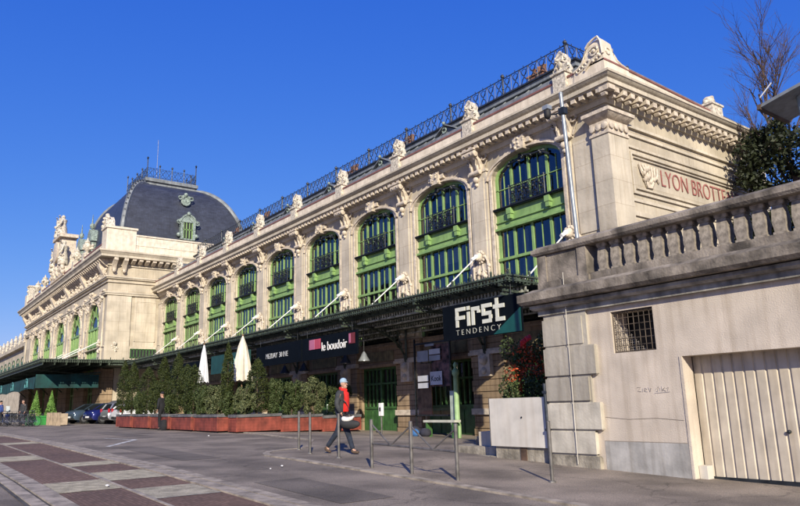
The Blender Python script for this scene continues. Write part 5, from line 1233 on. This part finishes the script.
# ================= VEHICLES
def car(loc, rz, paint, label, tall=1.5, L_=3.9, tail=False, hatch=True):
    e = empty('parked_car', loc, label, 'car', 'cars parked nose to tail beside the planters', rz)
    hw = .84; sections = []   # x along length, outline of half section
    k = tall/1.5
    xs_ = [(-L_/2, .42, .78, .70, .0), (-L_/2+.12, .28, .92, .80, 0), (-L_/2+.5, .24, .98*1, .84, 0), (-L_/2+.95, .22, 1.0, .84, 0), (L_/2-.5, .22, 1.0, .84, 0), (L_/2-.12, .28, .95, .80, 0), (L_/2, .42, .85, .74, 0)]
    vs = []; n = 8
    for x, zb, zt, w_, _ in xs_:
        for (a, b) in ((-1, 0), (-1.0, .45), (-.94, .8), (-.72, 1), (.72, 1), (.94, .8), (1.0, .45), (1, 0)): vs.append((x, w_*a, zb+(zt-zb)*b))
    body = MB().add(vs, [(i*n+j, i*n+(j+1) % n, (i+1)*n+(j+1) % n, (i+1)*n+j) for i in range(len(xs_)-1) for j in range(n)]+[tuple(range(n))[::-1], tuple(range((len(xs_)-1)*n, len(xs_)*n))])
    zt = 1.47*k
    cab = [(-L_/2+.75, .98), (-L_/2+1.45, zt-.05), (-L_/2+1.9, zt), (L_/2-.75, zt-.03), (L_/2-.35, zt-.25), (L_/2-.12, .98)]
    def cabin(mb, inset, zlo, ztop_off):
        pts = cab; v = []
        for s in (-1, 1):
            for x, z in pts: v.append((x, s*((.80 if z < 1.1 else .64)-inset), z+ztop_off))
        m = len(pts); mb.add(v, [tuple(range(m))[::-1], tuple(range(m, 2*m))]+[(i, (i+1) % m, m+(i+1) % m, m+i) for i in range(m)]); return mb
    b_ = body.build('body', paint, e, smooth=False, world=False)
    cabin(MB(), 0, 0, 0).build('glasshouse', CARGL, e, world=False)
    rf = MB(); r0 = [(x, z+.012) for x, z in cab[1:5]]
    rf.prism([(x, z) for x, z in r0]+[(x, z-.06) for x, z in r0[::-1]], 'y', -.655, .655)
    for s in (-1, 1):
        rf.tube([(cab[0][0], s*.79, .99), (cab[1][0], s*.65, cab[1][1])], .035, 5); rf.tube([(cab[5][0], s*.79, .99), (cab[4][0], s*.65, cab[4][1])], .06, 5); rf.tube([(.15, s*.81, .98), (.15, s*.655, zt)], .035, 5)
    rf.build('roof', paint, e, world=False)
    for sx in (-L_/2+.72, L_/2-.68):
        for s in (-1, 1):
            w_ = MB().lathe([(.2, -.09), (.31, -.09), (.33, -.05), (.33, .05), (.31, .09), (.2, .09)], (sx, s*.80, .33), 16, 'y').build('wheel', RUBBER, e, world=False)
            r_ = MB().lathe([(.21, -.02), (.2, .02), (.05, .04)], (sx, s*.88, .33), 12, 'y')
            if s < 0: r_ = MB().lathe([(.05, -.04), (.2, -.02), (.21, .02)], (sx, s*.88, .33), 12, 'y')
            r_.build('rim', CHROME, e, world=False).parent = w_
    for s in (-1, 1):
        MB().ball((-L_/2+.1, s*.6, .74), .13, 8, (.7, 1, .8)).build('headlight', CHROME, e, world=False)
        MB().box(L_/2-.08, L_/2+.005, s*.66, s*.80, .78, 1.02).build('tail_light', mat('tail_light_red', (.45, .02, .03), .3, noise=.05), e, world=False)
        MB().ball((-.95+.0, s*.93, 1.0), .09, 7, (.6, 1, .8)).build('wing_mirror', paint, e, world=False)
    for xx, s in ((-L_/2-.01, 1), (L_/2+.01, -1)): MB().box(xx-.01, xx+.01, -.26, .26, .42, .53).build('number_plate', WHITEP, e, world=False)
    MB().box(-L_/2-.02, -L_/2+.05, -.62, .62, .3, .42).box(L_/2-.05, L_/2+.02, -.7, .7, .32, .5).build('bumper', RUBBER, e, world=False)
    return e
def pt(n, c, metal=.35): 
    m = mat(n, c, .25, metal=metal, noise=.03); return m
R90 = pi/2; CY = (13.0, 13.75, 14.35, 14.45)
car((-56.0, CY[0], g(-56, 12)), R90+.25, pt('paint_slate_blue', (.06, .09, .12)), 'small slate blue car at the left end of the parked row', 1.45)
car((-53.5, CY[1], g(-53, 12)), R90+.2, pt('paint_navy', (.015, .02, .12)), 'dark navy car second from the left in the parked row', 1.5)
car((-51.0, CY[2], g(-50, 12)), -R90+.1, pt('paint_silver', (.35, .36, .38), .6), 'silver car showing its red tail light, third in the parked row', 1.62)
car((-48.5, CY[3], g(-48, 12)), -R90+.1, pt('paint_white', (.6, .6, .6), 0), 'white car partly hidden behind the leftmost red planter', 1.5)
#B at far left
def bicycle():
    e = empty('bicycle', (0, 0, 0))
    f = MB(); R0 = .33
    f.tube([(-.5, 0, R0), (-.12, 0, .30), (.28, 0, .78)], .02, 5).tube([(-.2, 0, .82), (-.12, 0, .3)], .02, 5).tube([(-.2, 0, .74), (.28, 0, .8)], .02, 5).tube([(-.5, 0, R0), (-.2, 0, .74)], .015, 5).tube([(.52, 0, R0), (.26, 0, .95)], .018, 5)
    f.build('frame', IRONB, e, world=False)
    for x in (-.5, .52):
        w_ = MB().ring((x, 0, R0), R0, .02, 'y', 18).build('wheel', RUBBER, e, world=False); s = MB()
        for i in range(8): a = pi*i/8; s.tube([(x+R0*cos(a), 0, R0+R0*sin(a)), (x-R0*cos(a), 0, R0-R0*sin(a))], .004, 3)
        s.build('spokes', CHROME, e, world=False).parent = w_
    MB().box(-.32, -.08, -.07, .07, .84, .9).build('saddle', BLACK, e, world=False)
    MB().tube([(.18, -.28, 1.0), (.27, -.1, 1.0), (.27, .1, 1.0), (.18, .28, 1.0)], .015, 5).build('handlebar', CHROME, e, world=False); return e
b0 = bicycle(); bl_ = ['leftmost bicycle parked beside the person in blue', 'bicycle second from left in the rack at the far left', 'bicycle in the middle of the far left rack', 'bicycle second from right in the far left rack', 'bicycle nearest the green topiary box']
for i, (x, y, a) in enumerate([(-56.3, 7.3, 1.0), (-54.6, 7.4, .8), (-53.3, 7.5, 1.15), (-52.2, 7.7, .9), (-51.0, 7.9, .7)]):
    o = b0 if i == 0 else copy_tree(b0); o.location = (x, y, g(x, y)); o.rotation_euler = (0, 0, a); tag(o, bl_[i], 'bicycle', 'bicycles parked at the far left')
def scooter(loc, rz, m, label):
    e = empty('scooter', loc, label, 'scooter', None, rz)
    b = MB(); b.prism([(-.75, .45), (-.5, .8), (-.05, .78), (.0, .4), (.3, .35), (.42, .8), (.5, .82), (.55, .35), (.2, .22), (-.3, .24)], 'y', -.17, .17); b.build('body', m, e, world=False)
    for x in (-.6, .62): MB().lathe([(.12, -.06), (.25, -.05), (.25, .05), (.12, .06)], (x, 0, .25), 14, 'y').build('wheel', RUBBER, e, world=False)
    MB().box(-.7, -.05, -.15, .15, .78, .88).build('seat', BLACK, e, world=False); MB().tube([(.35, -.3, 1.05), (.45, 0, 1.0), (.35, .3, 1.05)], .02, 5).tube([(.45, 0, .8), (.45, 0, 1.0)], .03, 5).build('handlebar', IRON, e, world=False)
    MB().prism([(.48, .95), (.42, 1.4), (.44, 1.4), (.52, .95)], 'y', -.18, .18).build('windscreen', mat('pale_plastic', (.5, .55, .55), .3), e, world=False)
scooter((-60.5, 8.4, g(-60)), 2.0, mat('scooter_black', (.03, .03, .035), .4, metal=.2), 'black scooter with a pale windscreen right of the bicycles')
scooter((-58.3, 7.2, g(-58)), 2.2, mat('scooter_blue', (.04, .08, .25), .4, metal=.2), 'blue scooter at the very left edge')
# topiary box and low planters
tb = empty('topiary_box', (-55.6, 9.4, g(-56, 9.4)-.02), 'bright green box with two pointed conical topiaries before the pavilion', 'planter', None, pi/2)
MB().box(-1.0, 1.0, -.45, .45, 0, .62).box(-1.04, 1.04, -.49, .49, .56, .66).build('box', mat('bright_green_box', (.02, .22, .035), .6, noise=.15), tb, world=False)
for i, x in enumerate((-.5, .5)):
    rr = random.Random(60+i); m = MB()
    def fc(g_): t = g_.uniform(0, 1); a = g_.uniform(0, 2*pi); r = .42*(1-t)*g_.uniform(.85, 1.05); return (x+r*cos(a), r*sin(a), .66+1.75*t), (cos(a), sin(a), .3)
    leafcloud(m, fc, 2200, .045, rr, .6); m.build('cone_topiary', leafmat('topiary_leaf', (.10, .22, .04), (.22, .38, .09)), tb, world=False)
LP = mat('low_planter_tan', (.38, .30, .21), .8, noise=.15, streak=.2)
lows = [(-50.9, 'low tan slatted planter nearest the slate blue car'), (-53.3, 'low tan slatted planter right of the topiary box'), (-58.2, 'low tan slatted planter left of the topiary box'), (-60.9, 'low tan slatted planter behind the bicycles')]
for x, lb in lows:
    m = MB(); y = 9.7; m.box(-1.2, 1.2, -.2, .2, .05, .78)
    for i in range(9): m.box(-1.2+.28*i, -1.08+.28*i, -.23, -.2, 0, .85)
    tag(m.build('low_planter', LP, None, world=False), lb, 'planter', 'low tan planters before the pavilion').location = (x, y, g(x, y))

# apartment houses on the other side of the street: behind the photographer, they show as reflections in the windows
BRK = ashlar('brick_facade', (.38, .17, .10), .5, .2, .3, .1); RND = mat('pale_facade', (.5, .42, .32), .9, noise=.05); RTL = mat('roof_tiles', (.25, .10, .06), .9, noise=.2)
for i, (x0, x1, h, m, lb) in enumerate([(-150, -118, 17, RND, 'pale apartment house opposite the pavilion across the street, nearest the far end'), (-117, -92, 20, BRK, 'brick apartment house opposite, between two pale ones'), (-91, -66, 16, RND, 'pale apartment house opposite, nearest the photographer')]):
    e = empty('apartment_house', ((x0+x1)/2, -36, .6), lb, 'building'); MB().box(x0, x1, -44, -32, -.5, h).build('wall', m, e); MB().fr((x0-.3, x1+.3, -44.3, -31.7, h), (x0+2, x1-2, -41, -35, h+3)).build('roof', RTL, e)
    f0 = None
    for fl in range(5):
        for q in range(int((x1-x0)/4.2)):
            xx = x0+2+4.2*q; zz = 1.2+3.1*fl
            if f0 is None:
                f0 = MB().box(xx-.7, xx+.7, -32, -31.9, zz, zz+1.9).box(xx-.9, xx+.9, -32, -31.8, zz-.15, zz).build('window', WHITEP, e); MB().box(xx-.6, xx+.6, -31.9, -31.89, zz+.1, zz+1.8).build('pane', CARGL, e).parent = f0; b = (xx, zz)
            else: copy_tree(f0, e, (xx-b[0], 0, zz-b[1]))
# ================= PEOPLE
def skin_mesh(name, verts, edges, m, parent, sub=2, root=0):
    me = bpy.data.meshes.new(name); me.from_pydata([v[0] for v in verts], edges, []); me.update()
    o = bpy.data.objects.new(name, me); col.objects.link(o)
    sk = o.modifiers.new('s', 'SKIN'); 
    for i, v in enumerate(verts):
        r = v[1]; r = (r, r) if not isinstance(r, tuple) else r
        me.skin_vertices[0].data[i].radius = r
        me.skin_vertices[0].data[i].use_root = (i == root)
    sk.use_smooth_shade = True
    s2 = o.modifiers.new('u', 'SUBSURF'); s2.levels = sub; s2.render_levels = sub
    bpy.context.view_layer.update(); dg = bpy.context.evaluated_depsgraph_get()
    nm = bpy.data.meshes.new_from_object(o.evaluated_get(dg)); nm.name = name
    o.modifiers.clear(); o.data = nm; nm.materials.clear(); nm.materials.append(m)
    for p in nm.polygons: p.use_smooth = True
    if parent: o.parent = parent
    return o
def ensure_skin(o): pass
_old = skin_mesh
def chain(V, E, pts, start=None):
    prev = start
    for p, r in pts:
        V.append((p, r)); i = len(V)-1
        if prev is not None: E.append((prev, i))
        prev = i
    return prev
def hand(V, E, wrist_i, w, d, side):
    """palm and five fingers hanging from wrist w along direction d"""
    w = Vector(w); d = Vector(d).normalized(); s = Vector(side).normalized(); n = d.cross(s)
    pm = chain(V, E, [(tuple(w+d*.05), (.038, .02))], wrist_i)
    return [(w+d*.09+s*k*.022, d, l) for k, l in ((-1.5, .055), (-.5, .07), (.5, .075), (1.5, .065))]+[(w+d*.04+s*.04, (d+s*.8).normalized(), .05)]
def person(loc, rz, P, label, mats, scale=1.0):
    e = empty('person', loc, label, 'person', None, rz); e.scale = (scale,)*3
    V = []; E = []
    j = P
    chain(V, E, [(j['pelvis'], (.15, .11)), (j['waist'], (.13, .10)), (j['chest'], (.16, .115)), (j['neckb'], (.08, .07)), (j['neck'], .052), (j['head'], (.062, .072))], None)
    tips = []
    for s in ('l', 'r'):
        a = chain(V, E, [(j['sh'+s], .06), (j['el'+s], .042), (j['wr'+s], .028)], 2)
        d = Vector(j['wr'+s])-Vector(j['el'+s]); tips += hand(V, E, a, j['wr'+s], d, j.get('hs', (1, 0, 0)))
        chain(V, E, [(j['hip'+s], .09), (j['kn'+s], .06), (j['an'+s], .032), (tuple(Vector(j['an'+s]).lerp(Vector(j['to'+s]), .5)), (.03, .022))], 0)
    b = skin_mesh('body', V, E, SKIN, e)
    # head and fingers joined into the body mesh
    h = Vector(j['head']); mb = MB(); f = Vector(j['face']).normalized(); up = Vector((0, 0, 1)); sd = f.cross(up)
    hp = lambda a, b_, c: tuple(h+f*a+sd*b_+up*c)
    mb.ball(hp(0, 0, .05), .098, 14, (.86, .86, 1.18)); mb.ball(hp(.045, 0, -.02), .062, 10, (.9, .9, 1))
    mb.tube([hp(.085, 0, .06), hp(.115, 0, .02), hp(.095, 0, .01)], .014, 6)
    for s in (-1, 1): mb.ball(hp(.0, s*.085, .035), .025, 7, (.8, .6, 1.3)); 
    mb.tube([hp(.088, -.022, -.025), hp(.097, 0, -.025), hp(.088, .022, -.025)], .007, 5)
    for p, d, l in tips:
        q = p+d*l*.55+f*.006; mb.tube([tuple(p-d*.02), tuple(q), tuple(q+(d*.7+f*.4).normalized()*l*.5)], .0095, 6, r2=.007)
    bm = bmesh.new(); bm.from_mesh(b.data); me2 = bpy.data.meshes.new('t'); me2.from_pydata(mb.v, [], mb.f); bm.from_mesh(me2); bm.to_mesh(b.data); bm.free()
    for p in b.data.polygons: p.use_smooth = True
    ey = MB()
    for s in (-1, 1): ey.ball(hp(.080, s*.032, .052), .008, 6)
    ey.build('eyes', BLACK, e, world=False)
    # clothes
    V = []; E = []; chain(V, E, [(j['pelvis'], (.165, .125)), (j['waist'], (.16, .125))])
    for s in ('l', 'r'): chain(V, E, [(j['hip'+s], .105), (j['kn'+s], .078), (tuple(Vector(j['kn'+s]).lerp(Vector(j['an'+s]), .6)), .062), (tuple(Vector(j['kn'+s]).lerp(Vector(j['an'+s]), .98)), .058)], 0)
    skin_mesh('trousers', V, E, mats['trousers'], e)
    V = []; E = []; chain(V, E, [(tuple(Vector(j['pelvis'])+Vector((-.02, 0, -.08))), (.20, .15)), (j['waist'], (.18, .145)), (j['chest'], (.195, .14)), (j['neckb'], (.09, .085))])
    for s in ('l', 'r'): chain(V, E, [(j['sh'+s], .082), (j['el'+s], .066), (tuple(Vector(j['el'+s]).lerp(Vector(j['wr'+s]), .92)), .05)], 2)
    skin_mesh('jacket', V, E, mats['jacket'], e)
    for s in ('l', 'r'):
        V = []; E = []; a = Vector(j['an'+s]); t = Vector(j['to'+s]); dd = (t-a); dd.z = 0; dd.normalize()
        chain(V, E, [(tuple(a+Vector((0, 0, .03))), .05), (tuple(a+Vector((0, 0, -.04))-dd*.03), .05), (tuple(t), (.052, .035))]); skin_mesh('shoe', V, E, mats['shoe'], e, 1)
    hm = MB(); hm.ball(hp(-.016, 0, .10), .100, 14, (.9, .9, .85)); 
    if mats.get('cap'):
        hm.tube([hp(.02, -.08, .085), hp(.10, -.03, .09), hp(.10, .03, .09), hp(.02, .08, .085)], .012, 5)
    hm.build('cap' if mats.get('cap') else 'hair', mats['hat'], e, smooth=True, world=False)
    return e, j, hp
# local frame: figure walks along +x, z up; feet at z=0
walk = dict(pelvis=(0, 0, .95), waist=(.02, 0, 1.08), chest=(.04, 0, 1.30), neckb=(.05, 0, 1.46), neck=(.065, 0, 1.52), head=(.09, 0, 1.60), face=(1, -.35, -.08),
            shl=(.03, .19, 1.42), ell=(-.12, .25, 1.16), wrl=(.02, .27, .92), shr=(.05, -.19, 1.42), elr=(.02, -.27, 1.15), wrr=(.14, -.24, .93),
            hipl=(0, .09, .92), knl=(-.12, .09, .52), anl=(-.42, .09, .14), tol=(-.30, .09, .03), hipr=(0, -.09, .92), knr=(.22, -.09, .52), anr=(.36, -.09, .09), tor=(.52, -.1, .04), hs=(.3, 1, 0))
JK = mat('dark_grey_jacket', (.035, .037, .04), .85, noise=.2, scale=8); JN = mat('dark_jeans', (.015, .022, .04), .9, noise=.2, scale=10)
mx_, my_ = -14.45, 8.95
e, j, hp = person((mx_, my_, g(mx_, my_)+.02), radians(33), walk, 'person in pale blue cap, dark jacket and red top striding past the bollards', dict(trousers=JN, jacket=JK, shoe=mat('brown_shoe', (.07, .045, .03), .8, noise=.1), hat=mat('pale_blue_cap', (.30, .42, .52), .85, noise=.1), cap=True))
RED = mat('red_jumper', (.62, .02, .015), .8, noise=.1, scale=10)
mb = MB()   # open front of jacket showing the red top, following the chest
import itertools
rows = [(1.50, .055, .085), (1.42, .115, .175), (1.28, .10, .19), (1.12, .095, .185), (.98, .09, .165)]
vs = []
for z, w_, dpt in rows:
    for t in (-1, -.5, 0, .5, 1): a = t*.75*(w_/.1); vs.append((.04+dpt*cos(a)*1.0, -.01+.16*sin(a), z))
mb.add(vs, [(5*i+k, 5*i+k+1, 5*i+k+6, 5*i+k+5) for i in range(4) for k in range(4)])
n = len(vs); mb.add([(x-.05, y, z) for x, y, z in vs], [(5*i+k, 5*i+k+5, 5*i+k+6, 5*i+k+1) for i in range(4) for k in range(4)])
mb.tube([(.07, -.09, 1.50), (.14, 0, 1.49), (.07, .09, 1.50), (-.0, 0, 1.53)], .045, 8, True)
mb.build('red_top', RED, e, smooth=True, world=False)
MB().tube([(.02, -.2, 1.38), (.2, -.14, 1.2), (.21, .02, 1.02), (.12, .2, .95)], .014, 5).build('bag_strap', JK, e, world=False)
tbx, tby = mx_+.75*cos(radians(33))+.12, my_+.55*sin(radians(33))
bag = empty('shoulder_bag', (mx_, my_, g(mx_, my_)+.02), 'black sports bag topped with white plastic carried by the walking person', 'bag', None, radians(33))
V = []; E = []; chain(V, E, [((.12, -.32, .76), (.05, .07)), ((.24, -.31, .71), (.09, .13)), ((.46, -.30, .68), (.09, .12)), ((.64, -.30, .70), (.03, .05))]); skin_mesh('black_bag', V, E, mat('black_nylon', (.02, .02, .022), .8, noise=.1), bag, 1)
V = []; E = []; chain(V, E, [((.18, -.33, .86), (.03, .04)), ((.24, -.33, .80), (.07, .08)), ((.34, -.33, .79), (.05, .08)), ((.42, -.32, .82), (.07, .05)), ((.50, -.31, .88), (.02, .02))]); skin_mesh('white_bag', V, E, mat('white_plastic_bag', (.62, .6, .56), .5, noise=.15, scale=14, bump=1, bscale=12), bag, 1)
MB().tube([(.14, -.24, .90), (.2, -.3, .96), (.3, -.29, .84)], .012, 5).tube([(.14, -.24, .88), (.34, -.25, .95), (.46, -.27, .8)], .012, 5).build('handle', BLACK, bag, world=False)
stand = dict(pelvis=(0, 0, .95), waist=(.0, 0, 1.08), chest=(.0, 0, 1.30), neckb=(.0, 0, 1.46), neck=(.02, 0, 1.52), head=(.04, 0, 1.60), face=(1, .2, 0),
             shl=(0, .19, 1.42), ell=(-.03, .24, 1.15), wrl=(.05, .22, .92), shr=(0, -.19, 1.42), elr=(0, -.25, 1.16), wrr=(.08, -.2, .95),
             hipl=(0, .09, .92), knl=(.03, .1, .5), anl=(-.02, .11, .09), tol=(.12, .13, .03), hipr=(0, -.09, .92), knr=(.04, -.1, .5), anr=(.05, -.12, .09), tor=(.19, -.13, .03), hs=(1, .2, 0))
bk = mat('black_cloth', (.012, .012, .015), .9, noise=.2)
person((-33.4, 10.75, g(-33.4)), radians(200), stand, 'person dressed all in black standing before the red planters', dict(trousers=bk, jacket=bk, shoe=bk, hat=bk))
tag(MB().tube([(-33.0, 10.55, g(-33)+.55), (-32.95, 10.55, g(-33)+.3)], .02, 5).lathe([(.16, 0), (.2, .15), (.15, .42), (.06, .46)], (-32.7, 10.65, g(-33)+.02), 9).build('black_bag', bk, None), 'dark bag standing by the feet of the person in black', 'bag')
dj = mat('blue_jacket', (.03, .06, .22), .9, noise=.2)
person((-57.2, 6.9, g(-57)), radians(120), stand, 'person in blue jacket standing by the bicycles at far left', dict(trousers=bk, jacket=dj, shoe=bk, hat=bk))
person((-54.0, 7.9, g(-54)), radians(-60), stand, 'person in dark clothes between the bicycles at far left', dict(trousers=JN, jacket=JK, shoe=bk, hat=mat('brown_hair', (.05, .03, .02), .9)))
# litter on the pavement
for i, (x, y, s, lb) in enumerate([(-12.9, 6.6, .028, 'crumpled paper scrap on the road in front of the walking person'), (-12.6, 6.2, .02, 'smaller paper scrap nearest the road centre'), (-24.5, 9.6, .035, 'white paper scrap on the ground near the corner planter'), (-12.2, 3.1, .035, 'white cup scrap lying on the brick crossing')]):
    tag(MB().ball((x, y, g(x, y)+.035), s, 6, (1.4, .9, .5)).build('litter', WHITEP, None), lb, 'litter')
